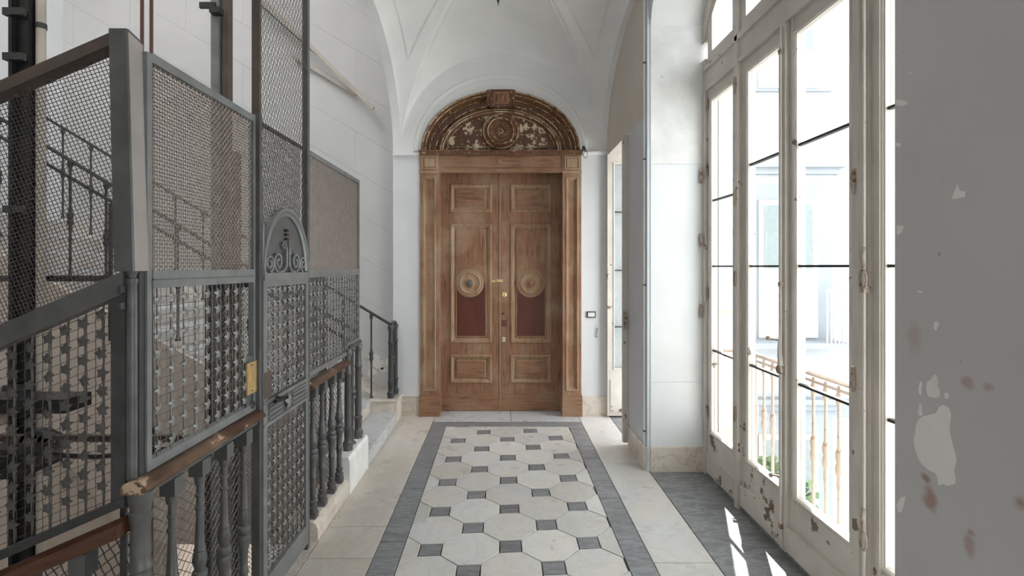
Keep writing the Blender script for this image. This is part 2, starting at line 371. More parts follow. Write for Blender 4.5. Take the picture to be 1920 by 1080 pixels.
for i in range(-3, 4):
    for j in range(-10, 7):
        for k in (0, .5):
            c = (i+k, j+k)
            sq = [lat(*c, -HS, -HS), lat(*c, HS, -HS), lat(*c, HS, HS), lat(*c, -HS, HS)]
            q = cliprect(sq, BX0, BX1, -3.9, BY1)
            if len(q) >= 3: slab(q, 'square_tile', 'grey', random.uniform(-.0006, .0004))
            c = (i+k+.5, j+k); R = PT/2-HS; H = HS
            oc = [lat(*c, dx, dy) for dx, dy in ((-R, -H), (-H, -R), (H, -R), (R, -H), (R, H), (H, R), (-H, R), (-R, H))]
            q = cliprect(oc, BX0, BX1, -3.9, BY1)
            if len(q) >= 3: slab(q, 'octagon_tile', 'marble', random.uniform(-.0006, .0006))
for y0, y1 in ((-3.9, -1.4), (-1.4, 1.2), (1.2, 2.95), (2.95, 4.13), (4.13, BY1)): slab(rect(-.705, BX0, y0, y1), 'border_slab', 'grey')
for y0, y1 in ((-3.9, -1), (-1, 1.9), (1.9, 3.5), (3.5, BY1)): slab([(BX1, y0), (.822, y0), (.822, y1), (BX1, y1)], 'border_slab', 'grey')
slab(rect(-.705, .822, BY1, 5.235), 'border_slab', 'grey')
slab(rect(-.705, .10, 5.235, 5.70), 'threshold_slab', 'marble_pale'); slab(rect(.10, .822, 5.235, 5.70), 'threshold_slab', 'marble_pale')
for y0, y1 in ((-3.9, -1), (-1, 1.3), (1.3, 2.78), (2.78, 3.12), (3.12, 3.94), (3.94, 5.5)): slab(rect(-1.068, -.705, y0, y1), 'marble_slab', 'marble_side')
slab(rect(-1.13, -1.068, 2.3, 2.95), 'sill_slab', 'base', .0); slab(rect(-1.13, -1.068, -3.9, 2.3), 'sill_slab', 'base', .0)
for y0, y1 in ((-3.9, -1.5), (-1.5, 1.0), (1.0, 2.74), (2.74, 4.13), (4.13, 5.5)): slab(rect(.822, 1.158, y0, y1), 'marble_slab', 'marble')
for y0, y1 in ((1.5, 2.45), (2.45, 3.98)): slab(rect(1.158, 1.585, y0, y1), 'slate_slab', 'slate')
slab(rect(1.158, 1.75, 4.5, 5.45), 'slate_slab', 'slate'); slab(rect(1.158, 1.585, -2.8, -.42), 'slate_slab', 'slate')

# ---- end wall with the arched opening of the door
DX0, DX1, ZS = -.873, .856, 2.84
dcx = (DX0+DX1)/2; dhw = (DX1-DX0)/2-.012
def ell(cx, cz, a, b, n, t0=0, t1=PI): return [(cx+a*math.cos(t0+(t1-t0)*i/n), cz+b*math.sin(t0+(t1-t0)*i/n)) for i in range(n+1)]
hole = [(DX0+.01, 0)]+[(x, z) for x, z in reversed(ell(dcx, ZS, dhw, .654, 40))]+[(DX1-.01, 0)]
outer = [(XL, -.05), (DX0+.01, -.05)]+hole+[(DX1-.01, -.05), (2.0, -.05), (2.0, 4.6), (XL, 4.6)]
struct(B().holed(outer, [], YP(YE), 0, -.5).build('wall_far', 'wall'))
struct(B().holed([(XL, 2.815), (DX0+.01, 2.815)]+hole[1:-1]+[(DX1-.01, 2.815), (XR, 2.815), (XR, 4.5), (XL, 4.5)], [], YP(YE), .004, -.001).build('wall_far', 'plaster'))
b = B()   # plaster arch moulding round the lunette
def archpath(cx, cz, a, bb, n, y, t0=0, t1=PI):
    P = []
    for i in range(n+1):
        t = t0+(t1-t0)*i/n; p = (cx+a*math.cos(t), y, cz+bb*math.sin(t)); nn = Vector((math.cos(t)/a, 0, math.sin(t)/bb)).normalized()
        P.append((p, nn, (0, -1, 0)))
    return P
b.sweep(archpath(dcx, 2.84, .90, .80, 48, YE), [(-.02, 0), (-.016, .012), (0, .02), (.02, .022), (.034, .01), (.04, 0)])
b.sweep(archpath(dcx, 2.84, .862, .70, 48, YE), [(-.012, 0), (-.008, .006), (.006, .008), (.012, 0)])
struct(b.build('trim_1', 'plaster', smooth=True))
b = B()   # imposts at the springing
b.box(XL, -.88, YE-.03, YE, 2.795, 2.815); b.box(.87, XR, YE-.03, YE, 2.795, 2.815); b.box(.87, XR, YE-.045, YE, 2.815, 2.83)
struct(b.build('trim_2', 'plaster'))

# ---- cross vault over the far bay, in four webs, with plaster mouldings
ZV, BV, DM = 2.83, 1.04, .38
vx0, vx1, vy0, vy1 = XL+.085, XR-.05, 2.60, YE
vcx, vcy, VA, VB = (vx0+vx1)/2, (vy0+vy1)/2, (vx1-vx0)/2, (vy1-vy0)/2
def ez(t): return math.sqrt(max(0, 1-min(1, abs(t))**2.0))
def vz(x, y):
    u, v = (x-vcx)/VA, max(0, (y-vcy)/VB)
    return ZV+BV*ez(min(abs(u), abs(v)))+DM*(max(0, (1-u*u))*max(0, (1-v*v)))**.6
b = B(); N = 36
for web in range(4):
    vs = []; fs = []
    for i in range(N+1):
        s = math.sin(PI/2*i/N)
        for j in range(N+1):
            k = math.sin(PI/2*(2*j/N-1))*s
            u, v = ((k, s), (k, -s), (s, k), (-s, k))[web]
            x, y = vcx+u*VA, vcy+v*VB; vs.append((x, y, vz(x, y)))
    for i in range(N):
        for j in range(N): q = i*(N+1)+j; fs.append((q, q+1, q+N+2, q+N+1))
    b.add(vs, fs)
vault = struct(b.build('ceiling', 'plaster', smooth=60, fix=False))
def vcurve(name, pts, w=.016, h=.010):
    bb = B(); P = []
    for i, (x, y) in enumerate(pts):
        p = Vector((x, y, vz(x, y))); q = pts[min(i+1, len(pts)-1)]; r = pts[max(i-1, 0)]
        d = (Vector((*q, vz(*q)))-Vector((*r, vz(*r)))).normalized()
        e = .004; nn = Vector(((vz(x+e, y)-vz(x-e, y))/(2*e), (vz(x, y+e)-vz(x, y-e))/(2*e), -1)).normalized()
        P.append((p-nn*.003, d.cross(nn).normalized(), nn))
    bb.sweep(P, [(-w, 0), (-w*.7, h*.9), (-w*.15, h), (0, h*.3), (w*.15, h), (w*.7, h*.9), (w, 0)]); bb.build(name, 'plaster', vault, smooth=True)
def sp(i, n): return math.sin(PI/2*i/n)
for sx in (-1, 1):
    for sy in (1,):
        vcurve('web_moulding', [(vcx+sx*max(.0, VA*.985*sp(i, 40)-.085*(sp(i, 40)*.6+.55)), vcy+sy*VB*.985*sp(i, 40)) for i in range(3, 41)])
        vcurve('web_moulding', [(vcx+sx*VA*.93*sp(i, 40), vcy+sy*max(0, VB*.93*sp(i, 40)-.16*(.5+.8*sp(i, 40)))) for i in range(5, 31)])
        vcurve('web_moulding', [(vcx+sx*VA*(.86+.03*(1-k/24)), vcy+sy*VB*.72*k/24) for k in range(0, 25)])
# arch bands along both long sides of the bay
def sidearch(x0, x1, name, mat='plaster'):
    n = 48; arc = [(vcy+VB*math.cos(PI*i/n), ZV-.0+BV*.985*math.sin(PI*i/n)) for i in range(n+1)]
    arc = [p for p in arc if p[0] >= vcy-.02]; outer = [(YE, 4.6), (vcy-.02, 4.6)]+list(reversed([(y, z) for y, z in arc]))
    return struct(B().holed(outer, [], lambda u, v, d: (d, u, v), x0, x1).build(name, mat, smooth=30))
sidearch(XL, XL+.09, 'wall_left')
sidearch(XR-.055, XR+.01, 'wall_right')
struct(B().box(XL-.0, 2.0, -4, 2.62, 4.05, 4.6).build('ceiling', 'plaster'))
struct(B().box(XL, 2.0, 2.6, 5.9, 4.6, 4.7).build('ceiling', 'plaster'))

# ---- right wall: pier between the windows, beige lunette wall, near pier, niche arch
pier = struct(B().box(1.137, 1.70, 3.985, 4.51, -.03, 2.79).build('wall_right', 'pierblue'))
b = B().box(1.135, 1.70, 3.985, 5.45, 2.79, 4.6); struct(b.build('wall_right', 'beige'))
pf = struct(B().box(1.165, 1.70, 3.962, 3.985, -.03, 3.56).build('wall_right', 'grout'))
for z0, z1 in ((.19, .70), (.70, 2.40), (2.40, 3.55)):
    B().box(1.1655, 1.62, 3.955, 3.98, z0+.0008, z1-.0008).build('plaster_block', 'peel' if z0 > 2 else 'wall', pf)
b = B()   # baseboards
b.box(1.1655, 1.62, 3.948, 3.985, 0, .19); b.box(1.1655, 1.61, 3.952, 3.985, .19, .196)
b.box(1.124, 1.1645, 3.975, 4.50, 0, .19)
struct(b.build('baseboard_right', 'base'))
struct(B().box(-1.08, DX0-.002, YE-.02, YE+.01, 0, .205).build('baseboard_left', 'base'))
struct(B().box(DX1+.002, XR-.0, YE-.02, YE+.01, 0, .205).build('baseboard_far', 'base'))
NW0, NW1 = 1.5, 3.962
ncy = (NW0+NW1)/2; nhw = (NW1-NW0)/2
arc = [(ncy+nhw*math.cos(PI*i/40), 3.42+.62*math.sin(PI*i/40)) for i in range(41)]
outer = [(3.985, 4.6), (-.9, 4.6), (-.9, 3.42)]+list(reversed(arc))+[(3.985, 3.42)]
struct(B().holed(outer, [], lambda u, v, d: (d, u, v), 1.165, 1.75).build('wall_right', 'plaster', smooth=30))
near = struct(B().box(1.165, 1.75, -1.1, 1.5, -.03, 4.6).build('wall_right', 'pier_near'))
near['label'] = 'dull grey near wall with pale bare patches and pink stains'
def onwall(x, y): Y = 1.165*950/(x-940); return (Y, 1.6-(y-500)*Y/950)   # photo measure -> metres along this wall
def flake(pts, ox, oy, s, name='plaster_patch', mat='patch', proud=.0016):
    P = [(1.1652, *onwall(ox+x/s, oy+y/s)) for x, y in pts]; B().prism(P, (-proud, 0, 0)).build(name, mat, near)
for pts in ([(352,470),(362,447),(375,438),(392,443),(403,455),(408,480),(402,510),(402,540),(408,562),(414,590),(424,620),(428,645),(422,670),(420,690),(425,712),(423,735),(400,742),(378,735),(360,740),(358,715),(350,695),(320,680),(298,660),(283,635),(275,610),(270,590),(268,565),(275,540),(275,520),(285,495),(303,480),(330,475)],
            [(345,322),(356,332),(360,350),(357,368),(366,390),(365,408),(350,412),(325,408),(316,392),(315,370),(318,350),(330,345),(338,335)],
            [(293,350),(300,358),(297,380),(298,400),(292,403),(287,395),(286,372)], [(380,395),(395,393),(400,405),(398,416),(386,413)],
            [(290,430),(297,440),(298,460),(304,475),(292,482),(284,470)], [(345,128),(360,125),(362,138),(352,160),(343,152)],
            [(203,812),(220,785),(235,782),(232,805),(222,840),(208,842)], [(283,10),(300,12),(298,18),(286,16)]):
    flake(pts, 1580, 540, 2)
for pts in ([(262,665),(270,690),(292,692),(286,712),(243,720),(246,705)], [(40,360),(78,366),(82,376),(60,384),(42,378)], [(38,515),(60,520),(55,530),(40,530)], [(42,815),(68,817),(60,840),(44,850)], [(82,265),(100,258),(98,262),(84,268)]):
    flake(pts, 1660, 0, 1.927)
# corridor behind the camera, so that light and reflections have a room to come from
struct(B().box(1.165, 1.75, -4.4, -2.6, -.03, 4.6).build('wall_right', 'wall'))
struct(B().box(1.165, 1.75, -2.8, -.4, 3.5, 4.6).build('wall_right', 'wall'))
struct(B().box(XL, 1.75, -4.4, -4.0, -.03, 4.6).build('wall_back', 'wall'))
struct(B().box(XL-.15, XL, -4.4, -.2, -.03, 4.6).build('wall_left', 'wall'))

# ---- stair hall beyond the lift: back wall of raked stone blocks, far side, landing, ground
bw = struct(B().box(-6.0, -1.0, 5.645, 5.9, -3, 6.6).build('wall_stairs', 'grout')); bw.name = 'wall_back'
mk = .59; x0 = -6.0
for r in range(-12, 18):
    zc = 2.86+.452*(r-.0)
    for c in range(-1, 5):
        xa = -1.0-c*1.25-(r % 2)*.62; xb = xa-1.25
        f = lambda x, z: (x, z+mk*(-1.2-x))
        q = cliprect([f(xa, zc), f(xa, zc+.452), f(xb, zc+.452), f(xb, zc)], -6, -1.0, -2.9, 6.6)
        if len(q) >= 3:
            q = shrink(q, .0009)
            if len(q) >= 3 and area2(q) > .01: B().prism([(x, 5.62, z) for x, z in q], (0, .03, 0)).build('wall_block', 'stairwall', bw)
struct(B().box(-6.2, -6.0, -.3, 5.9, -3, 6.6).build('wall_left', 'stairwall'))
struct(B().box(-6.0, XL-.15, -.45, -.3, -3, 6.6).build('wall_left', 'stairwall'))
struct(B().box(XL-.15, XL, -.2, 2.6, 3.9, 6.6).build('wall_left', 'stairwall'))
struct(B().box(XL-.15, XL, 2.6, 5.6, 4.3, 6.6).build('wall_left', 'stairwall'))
struct(B().box(-5.28, -4.86, 5.32, 5.62, -3, 6.6).build('wall_left', 'wall'))       # pale pilaster at the far left
struct(B().box(-6.0, -1.13, -.3, 5.9, -3.1, -3).build('floor', 'stonefloor'))
b = B().box(-6.2, -4.6, -.5, 5.9, 6.6, 6.7).box(-4.6, -1.0, -.5, .9, 6.6, 6.7).box(-4.6, -1.0, 4.3, 5.9, 6.6, 6.7).box(-1.7, -1.0, .9, 4.3, 6.6, 6.7)
struct(b.build('ceiling', 'plaster'))
struct(B().box(-4.6, -1.7, 4.3, 4.4, 6.7, 10.6).box(-4.6, -1.7, .8, .9, 6.7, 8.2).box(-4.7, -4.6, .8, 4.4, 6.7, 8.2).box(-1.7, -1.6, .8, 4.4, 6.7, 10.6).build('sun_blocking_parapet', 'plaster'))  # unseen parapet added round the roof opening to block sun and cut sky light
# pit wall and sides under the corridor floor
struct(B().box(-1.25, -1.13, 1.6, 4.02, -3, -.03).build('wall_left', 'stringer'))
# window arrangements follow

# ================================================================== THE FLIGHT UP (behind the lift)
st = thing('stone_staircase', (-1.2, 4.1, 0), 'stone staircase climbing leftwards behind the lift cage', 'staircase')
SY0, SY1 = 4.06, 5.19; RIS, TRD = .166, .285
B().box(-1.345, -1.066, 4.05, 5.16, -.02, .10).build('step', 'marble_pale', st)
B().bevbox(-1.345, -1.058, 4.05, 5.16, .10, .118, .006).build('tread', 'marble_pale', st)
B().box(-1.345, -1.066, 5.16, YE-.0, -.02, .222).build('plinth_block', 'base', st)
B().bevbox(-1.36, -1.060, 5.15, 5.45, .222, .243, .005).build('plinth_cap', 'base', st)
z = .24; x = -1.336; k = 0
while k < 12:
    B().box(x-TRD, x, SY0, 5.30, z-.166 if k else 0, z-.02).build('step', 'stonefloor' if k else 'base', st)
    B().bevbox(x-TRD-.0, x+.015, SY0, 5.30, z-.02, z, .005).build('tread', 'marble_pale', st)
    x -= TRD; z += RIS; k += 1
XT, ZT = x, z-RIS
B().box(XT-1.21, XT, 4.06, 5.30, ZT-.18, ZT).build('landing', 'stonefloor', st)
B().prism([(-1.336, SY0-.045, -.6), (-1.336, SY0-.045, .26), (XT, SY0-.045, ZT+.06), (XT-1.21, SY0-.045, ZT+.06), (XT-1.21, SY0-.045, ZT-.5), (XT, SY0-.045, ZT-.5), (-2.9, SY0-.045, -.6)], (0, .045, 0)).build('stringer', 'stringer', st)
B().prism([(-1.08, 5.30, .24), (-1.336, 5.30, .25), (XT, 5.30, ZT+.02), (XT-1.21, 5.30, ZT+.02), (XT-1.21, 5.30, ZT-.3), (XT, 5.30, ZT-.3), (-1.08, 5.30, .0)], (0, .315, 0)).build('wall_ledge', 'base', st)
B().box(-5.97, -2.6, 4.06, 5.6, -2.99, .3).build('under_wall', 'stringer', st)
# upper flight turning back towards the viewer on the left
for k in range(5): B().box(XT-1.21, XT-.55, 4.06-(k+1)*.28, 4.06-k*.28, ZT+k*.166-.1, ZT+(k+1)*.166).build('step', 'stonefloor', st)

# ---- balusters
PB = [(-.88, .012)]
def baluster_profile(H, s=1.0, lo=0):
    q = [(0, .021), (.02, .021), (.022, .026), (.05, .026), (.06, .017), (.075, .017), (.085, .021), (.10, .021), (.11, .014), (.28, .016), (.30, .020), (.31, .020), (.32, .016), (.40, .018), (.43, .020), (.46, .027), (.49, .030), (.505, .027), (.512, .020), (.518, .026), (.535, .028), (.55, .024), (.556, .017), (.575, .020), (.60, .026), (.62, .024), (.645, .019), (.65, .022), (.66, .018), (.80, .013), (.835, .0125), (.84, .017), (.85, .017), (.856, .012), (.895, .012), (.90, .016), (.91, .016), (.915, .012), (.955, .012), (.96, .017), (.975, .019), (1.0, .021)]
    return [(lo+h*H, r*s) for h, r in q]
def slim_profile(H, s=1.0):
    q = [(0, .020), (.015, .020), (.025, .012), (.06, .009), (.40, .009), (.42, .013), (.44, .010), (.46, .018), (.48, .021), (.495, .018), (.50, .012), (.51, .018), (.53, .021), (.55, .018), (.565, .010), (.58, .013), (.60, .009), (.93, .009), (.945, .014), (.96, .018), (.985, .018), (1, .012)]
    return [(h*H, r*s) for h, r in q]
def newel_profile(H, s=1.0):
    q = [(0, .032), (.03, .032), (.035, .036), (.075, .036), (.085, .028), (.10, .025), (.20, .027), (.21, .032), (.225, .032), (.235, .024), (.30, .025), (.74, .023), (.75, .028), (.765, .028), (.775, .023), (.90, .022), (.93, .024), (.945, .030), (.97, .032), (.99, .026), (1, .02)]
    return [(h*H, r*s) for h, r in q]
def one_baluster(H, s=1.0, block=.05, capblock=.06):
    b = B().lathe(baluster_profile(H-.03-capblock, s, .03), (0, 0, 0), 14)
    b.box(-block/2, block/2, -block/2, block/2, 0, .032); b.box(-.026, .026, -.026, .026, H-capblock, H); return b
# far railing by the wall
def rz_far(x): return 1.005+.60*(-1.15-x)
fr = thing('stair_railing', (-1.15, 5.25, .24), 'thin iron stair railing rising along the back wall beside the wooden door', 'railing')
B().tube([(-1.144, 5.24, rz_far(-1.144)), (-5.0, 5.24, rz_far(-5.0))], .014, 8).build('handrail', 'iron_dark', fr, smooth=True)
B().tube([(-1.144, 5.24, 1.0), (-1.135, 5.33, 1.02), (-1.13, 5.41, 1.01)], .014, 8).build('handrail', 'iron_dark', fr, smooth=True)
nsrc = B().lathe(newel_profile(.755), (0, 0, 0), 14).build('newel_post', 'iron_dark', fr, smooth=True, local=True); nsrc.location = Vector((-1.144, 5.24, .243))-fr.location
inst(nsrc, 'newel_post', fr, (-1.13, 5.405, .243))
bs = B().lathe(slim_profile(.75), (0, 0, 0), 10).build('baluster', 'iron_dark', fr, smooth=True, local=True); bs.location = Vector((-1.137, 5.325, .243))-fr.location
x = -1.345
while x > -4.9:
    z0 = .243 if x > -1.36 else .25+.582*(-1.336-x); inst(bs, 'baluster', fr, (x, 5.24, z0-.01), scale=(1, 1, (rz_far(x)-z0)/.75)); x -= .29
# near railing on the lift side of the flight
def rz_near(x): return 1.06+.60*(-1.15-x)
nr = thing('stair_railing', (-1.15, 4.09, .26), 'iron stair railing of the flight seen through the lift cage mesh', 'railing')
B().tube([(-1.16, 4.09, rz_near(-1.16)), (-4.75, 4.09, rz_near(-4.75))], .015, 8).build('handrail', 'iron_dark', nr, smooth=True)
x = -1.45; first = True
while x > -4.7:
    z0 = .26+.582*(-1.336-x)
    if first: b2 = B().lathe(slim_profile(.8, 1.15), (0, 0, 0), 10).build('baluster', 'iron_dark', nr, smooth=True, local=True); b2.location = Vector((x, 4.09, z0))-nr.location; first = False
    else: inst(b2, 'baluster', nr, (x, 4.09, z0), scale=(1, 1, (rz_near(x)-z0)/.8))
    x -= .29
# railing of the next flight, left
ur = thing('stair_railing', (-4.3, 3.9, 2.2), 'dark upper landing railing at the far left behind the mesh', 'railing')
B().tube([(-4.35, 4.0, 2.98), (-4.95, 4.0, 3.02)], .015, 8).build('handrail', 'iron_dark', ur, smooth=True)
for x in (-4.36, -4.62, -4.88):
    B().lathe(slim_profile(.8, 1.2), (x, 4.0, 2.18), 10).build('baluster', 'iron_dark', ur, smooth=True)

# stair enclosure frame running up with the flight (dark raked bars seen over and through the front cage)
ef = thing('raked_cage_frame', (-1.2, 4.03, .3), 'dark raked iron frame behind the cage, climbing with the stairs', 'frame')
for dz, w in ((2.02-.0, .03), (.72, .022)):
    xa_, xb_ = (-2.25, -2.92) if dz > 1 else (-1.17, -4.9); B().bar((xa_, 4.02, .27+dz+.585*(-1.17-xa_)), (xb_, 4.02, .27+dz+.585*(-1.17-xb_)), .02, w).build('frame_bar', 'iron_dark', ef)
for x in (-1.2, -2.15, -3.1, -4.05):
    B().box(x-.012, x+.012, 4.01, 4.03, -.1+.585*(-1.2-x), .99+.585*(-1.2-x)).build('frame_post', 'iron_dark', ef)

# ================================================================== LIFT SHAFT GEAR
def post(name, label, cat, x, y, w, d, z0, z1, mat, extra=None):
    t = thing(name, (x, y, z0), label, cat)
    B().box(x-w/2, x+w/2, y-d/2, y+d/2, z0, z1).build('shaft', mat, t)
    if extra: extra(t)
    return t
Yg = 2.9
def ex1(t):
    B().box(-2.745, -2.725, Yg-.08, Yg-.05, -1, 6.5).build('flange', 'black', t)
    for z in (.9, 1.9, 2.75, 3.0): B().box(-2.77, -2.66, Yg-.09, Yg-.06, z, z+.04).build('bracket', 'iron_dark', t)
post('lift_guide_beam', 'thick black greasy guide beam standing at the left of the shaft', 'beam', -2.705, Yg, .088, .10, -1, 6.5, 'black', ex1)
t = thing('conduit_pole', (-2.63, Yg, -1), 'dirty cream pole standing right of the black guide beam', 'pole')
B().tube([(-2.635, Yg, -1), (-2.635, Yg, 6.5)], .024, 12).build('pole', 'cream_pole', t, smooth=True)
for z in (.6, 2.96): B().lathe([(z, .028), (z+.03, .028)], (-2.635, Yg, 0), 12).build('clamp', 'iron_dark', t)
for nm, xx, lab in (('lift_cable', -2.34, 'left one of two thin red-brown pipes above the mesh panel'), ('lift_cable', -2.30, 'right one of two thin red-brown pipes above the mesh panel')):
    o = B().tube([(xx, 3.3+(.03 if xx > -2.32 else 0), -1), (xx, 3.3+(.03 if xx > -2.32 else 0), 6.5)], .011, 8).build(nm, 'rust', smooth=True); tag(o, lab, 'pipe')
def ex2(t):
    B().box(-2.10, -1.99, 3.52, 3.54, 3.40, 3.44).build('bracket', 'black', t); B().box(-2.02, -1.95, 3.5, 3.56, 3.36, 3.40).build('bracket', 'black', t)
post('lift_guide_rail', 'blue-grey steel guide rail with a black bracket near its top', 'rail', -2.02, 3.6, .055, .06, -1, 6.5, 'iron_light', ex2)
post('wooden_post', 'worn brown post standing right of the steel guide rail', 'post', -1.957, 3.62, .044, .06, -1, 6.5, 'brown')
post('lift_guide_rail', 'dark slim guide rail seen only through the mesh panel', 'rail', -1.62, 3.1, .035, .05, -1, 2.3, 'brown')
ch = thing('lift_counterweight', (-2.45, 2.6, .4), 'black lift gear with cross beams seen through the leaf grille', 'lift gear')
B().box(-2.70, -2.20, 2.55, 2.72, .86, .93).build('cross_beam', 'black', ch); B().box(-2.66, -2.38, 2.5, 2.75, .55, .66).build('housing', 'black', ch)
B().box(-2.95, -2.62, 2.56, 2.7, .50, .58).build('housing', 'black', ch); B().lathe([(2.50, .09), (2.56, .09), (2.56, .05), (2.62, .05)], (-2.30, 0, .70), 16, 'Y').build('pulley', 'iron_dark', ch, smooth=True)
B().box(-3.1, -1.3, 2.50, 2.53, .735, .765).build('cable_tray', 'brown', ch)
cb = B()
for i in range(60): cb.bar((-3.1+.03*i, 2.49, .735), (-3.085+.03*i, 2.49, .77), .006)
cb.build('chain', 'wire', ch, kind='stuff')
B().tube([(-3.1, 2.52, .74), (-2.6, 2.5, .69), (-2.0, 2.5, .66), (-1.3, 2.5, .74)], .012, 6).build('cable', 'black', ch, smooth=True)
B().bar((-3.2, 3.0, 1.53), (-1.2, 3.0, 1.53), .03, .035).build('cross_bar', 'iron_dark', ch)
B().bar((-2.30, 3.3, .2), (-2.30, 3.3, .55), .05).build('housing', 'black', ch)

# ================================================================== LIFT CAGE, side towards the corridor
LX = -1.13
def star(r=.022, th=.007):
    vs = [(0, 0, th)]; fs = []
    for k in range(10):
        a = PI/2+2*PI*k/10; rr = r if k % 2 == 0 else r*.56; vs.append((rr*math.cos(a), rr*math.sin(a), th*.2 if k % 2 == 0 else th*.75))
    for k in range(10): fs.append((0, 1+k, 1+(k+1) % 10))
    vs.append((0, 0, -.002)); fs += [(11, 1+(k+1) % 10, 1+k) for k in range(10)]
    return vs, fs
def leafmesh(name, mat, face):
    vs, fs = star()
    if face == 'X': vs = [(z, x, y) for x, y, z in vs]
    else: vs = [(x, -z, y) for x, y, z in vs]
    me = bpy.data.meshes.new(name); me.from_pydata(vs, [], [f if face == 'X' else f for f in fs]); me.materials.append(M[mat]); return me
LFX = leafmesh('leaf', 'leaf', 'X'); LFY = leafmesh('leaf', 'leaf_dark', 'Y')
def leaves(par, pts, me, face):
    w = par.location
    for p in pts:
        o = bpy.data.objects.new('leaf', me); C.objects.link(o); o.parent = par; o.location = Vector(p)-w
        a = random.uniform(-.35, .35); s = random.uniform(.92, 1.1); o.scale = (s, s, s)
        o.rotation_euler = (a, random.uniform(-.15, .15), 0) if face == 'X' else (random.uniform(-.15, .15), a, 0)
def ivy_grille(par, x, y0, y1, z0, z1, colp, rowp, wp, stemmat='leaf', wr=.0014, cut=None, poly=None):
    poly = poly or rect(y0, y1, z0, z1)
    woven(poly, wp, wr, XP(x), 0, PI/2).build('wire_grid', 'wire', par, kind='stuff')
    n = max(1, int((y1-y0)/colp)); P = []; sb = B()
    for i in range(n):
        y = y0+(i+.5)*(y1-y0)/n; zz = z0+rowp*.55; zlo = z0
        if cut: zlo = cut(y); zz = zlo+rowp*.5
        sb.bar((x+.004, y, zlo), (x+.004, y, z1), .003, .004, up=(1, 0, 0))
        while zz < z1-.012: P.append((x+.007, y+random.uniform(-.002, .002), zz)); zz += rowp
    sb.build('leaf_stems', stemmat, par, kind='stuff'); leaves(par, P, LFX, 'X')
def rivets(par, pts, r=.004, axis='X', mat='iron_light'):
    b = B()
    for p in pts: b.lathe([(0, r), (.002, r*.9), (.0035, r*.5)], p, 8, axis)
    return b.build('rivets', mat, par, smooth=True, kind='stuff')

# front panel between corner post and lift door
p1 = thing('lift_cage_panel', (LX, 1.95, .95), 'largest grey cage panel, fine mesh above leaf grille, with the brass plate', 'cage panel')
y0, y1 = 1.60, 2.305; x0, x1 = LX-.012, LX+.012
for nm, bx in (('stile', (y0-.0, y0+.022, .95, 2.28)), ('stile', (y1-.018, y1, .95, 2.29)), ('top_rail', (y0+.022, y1-.018, 2.255, 2.285)), ('bottom_rail', (y0+.022, y1-.018, .95, .982)), ('middle_rail', (y0+.022, y1-.018, 1.530, 1.588))):
    B().box(x0, x1 if nm != 'middle_rail' else x1+.004, *bx).build(nm, 'iron_light', p1)
B().box(x1, x1+.006, y0+.022, y1-.018, 1.556, 1.560).build('rail_bead', 'iron', p1)
woven(rect(y0+.022, y1-.018, 1.588, 2.255), .0125, .0025, XP(LX), 0, PI/2).build('wire_mesh', 'wire_lit', p1, kind='stuff')
ivy_grille(p1, LX, y0+.022, y1-.06, .982, 1.530, .0635, .060, .030)
B().box(x0, x1-.004, y1-.075, y1-.018, .982, 1.20).build('lock_plate', 'iron', p1)
bp = B().box(LX+.012, LX+.020, 2.215, 2.30, 1.035, 1.175).build('brass_plate', 'brass', p1, label='polished yellow brass call plate')
bp2 = B().box(LX+.020, LX+.0225, 2.245, 2.268, 1.085, 1.145); bp2.lathe([(LX+.02, .008), (LX+.026, .006)], (0, 2.257, 1.07), 12, 'X'); bp2.build('push_button', 'brass', bp)
b = B()
for z in (1.048, 1.162): b.lathe([(LX+.02, .004), (LX+.022, .003)], (0, 2.257, z), 8, 'X')
b.build('screws', 'iron_dark', bp, kind='stuff')
B().tube([(LX+.014, 2.275, 1.035), (LX+.016, 2.27, .995), (LX+.016, 2.262, .985), (LX+.016, 2.262, .972), (LX+.016, 2.275, .965), (LX+.016, 2.287, .975), (LX+.016, 2.285, .99), (LX+.016, 2.275, .998)], .0025, 6).build('cable_loop', 'iron_dark', p1, smooth=True)

# corner post (wide, leaning) and round newel
cp = thing('corner_post', (-1.16, 1.55, .9), 'wide grey corner post of the lift cage where both mesh sides meet', 'post')
v = [(-1.170, 1.53, 1.585), (-1.113, 1.53, 1.585), (-1.110, 1.536, 1.585), (-1.122, 1.598, 1.585), (-1.170, 1.598, 1.585),
     (-1.186, 1.53, 2.320), (-1.134, 1.53, 2.320), (-1.130, 1.536, 2.320), (-1.140, 1.598, 2.315), (-1.186, 1.598, 2.320)]
B().add(v, [(4, 3, 2, 1, 0), (5, 6, 7, 8, 9)]+[(i, (i+1) % 5, 5+(i+1) % 5, 5+i) for i in range(5)]).build('upper_post', 'iron', cp)
B().add([(-1.114, 1.534, 1.587), (-1.109, 1.534, 1.587), (-1.115, 1.602, 1.587), (-1.124, 1.602, 1.587), (-1.134, 1.534, 2.31), (-1.128, 1.534, 2.31), (-1.133, 1.602, 2.30), (-1.142, 1.602, 2.30)],
        [(3, 2, 1, 0), (4, 5, 6, 7)]+[(i, (i+1) % 4, 4+(i+1) % 4, 4+i) for i in range(4)]).build('cover_strip', 'iron_pink', cp, label='lighter pinkish-grey cover strip')  # whole corridor-side face of the post given a lighter pinkish tone
B().box(-1.160, -1.125, 1.575, 1.60, .86, 1.60).build('lower_post', 'iron_dark', cp)
for z in (1.47, 1.52): B().lathe([(0, .012), (.02, .010)], (-1.165, 1.555, z), 8).build('hinge', 'iron_dark', cp)
nw = thing('newel_post', (-1.146, 1.575, 0), 'round grey iron newel with small ball top at the cage corner', 'newel post')
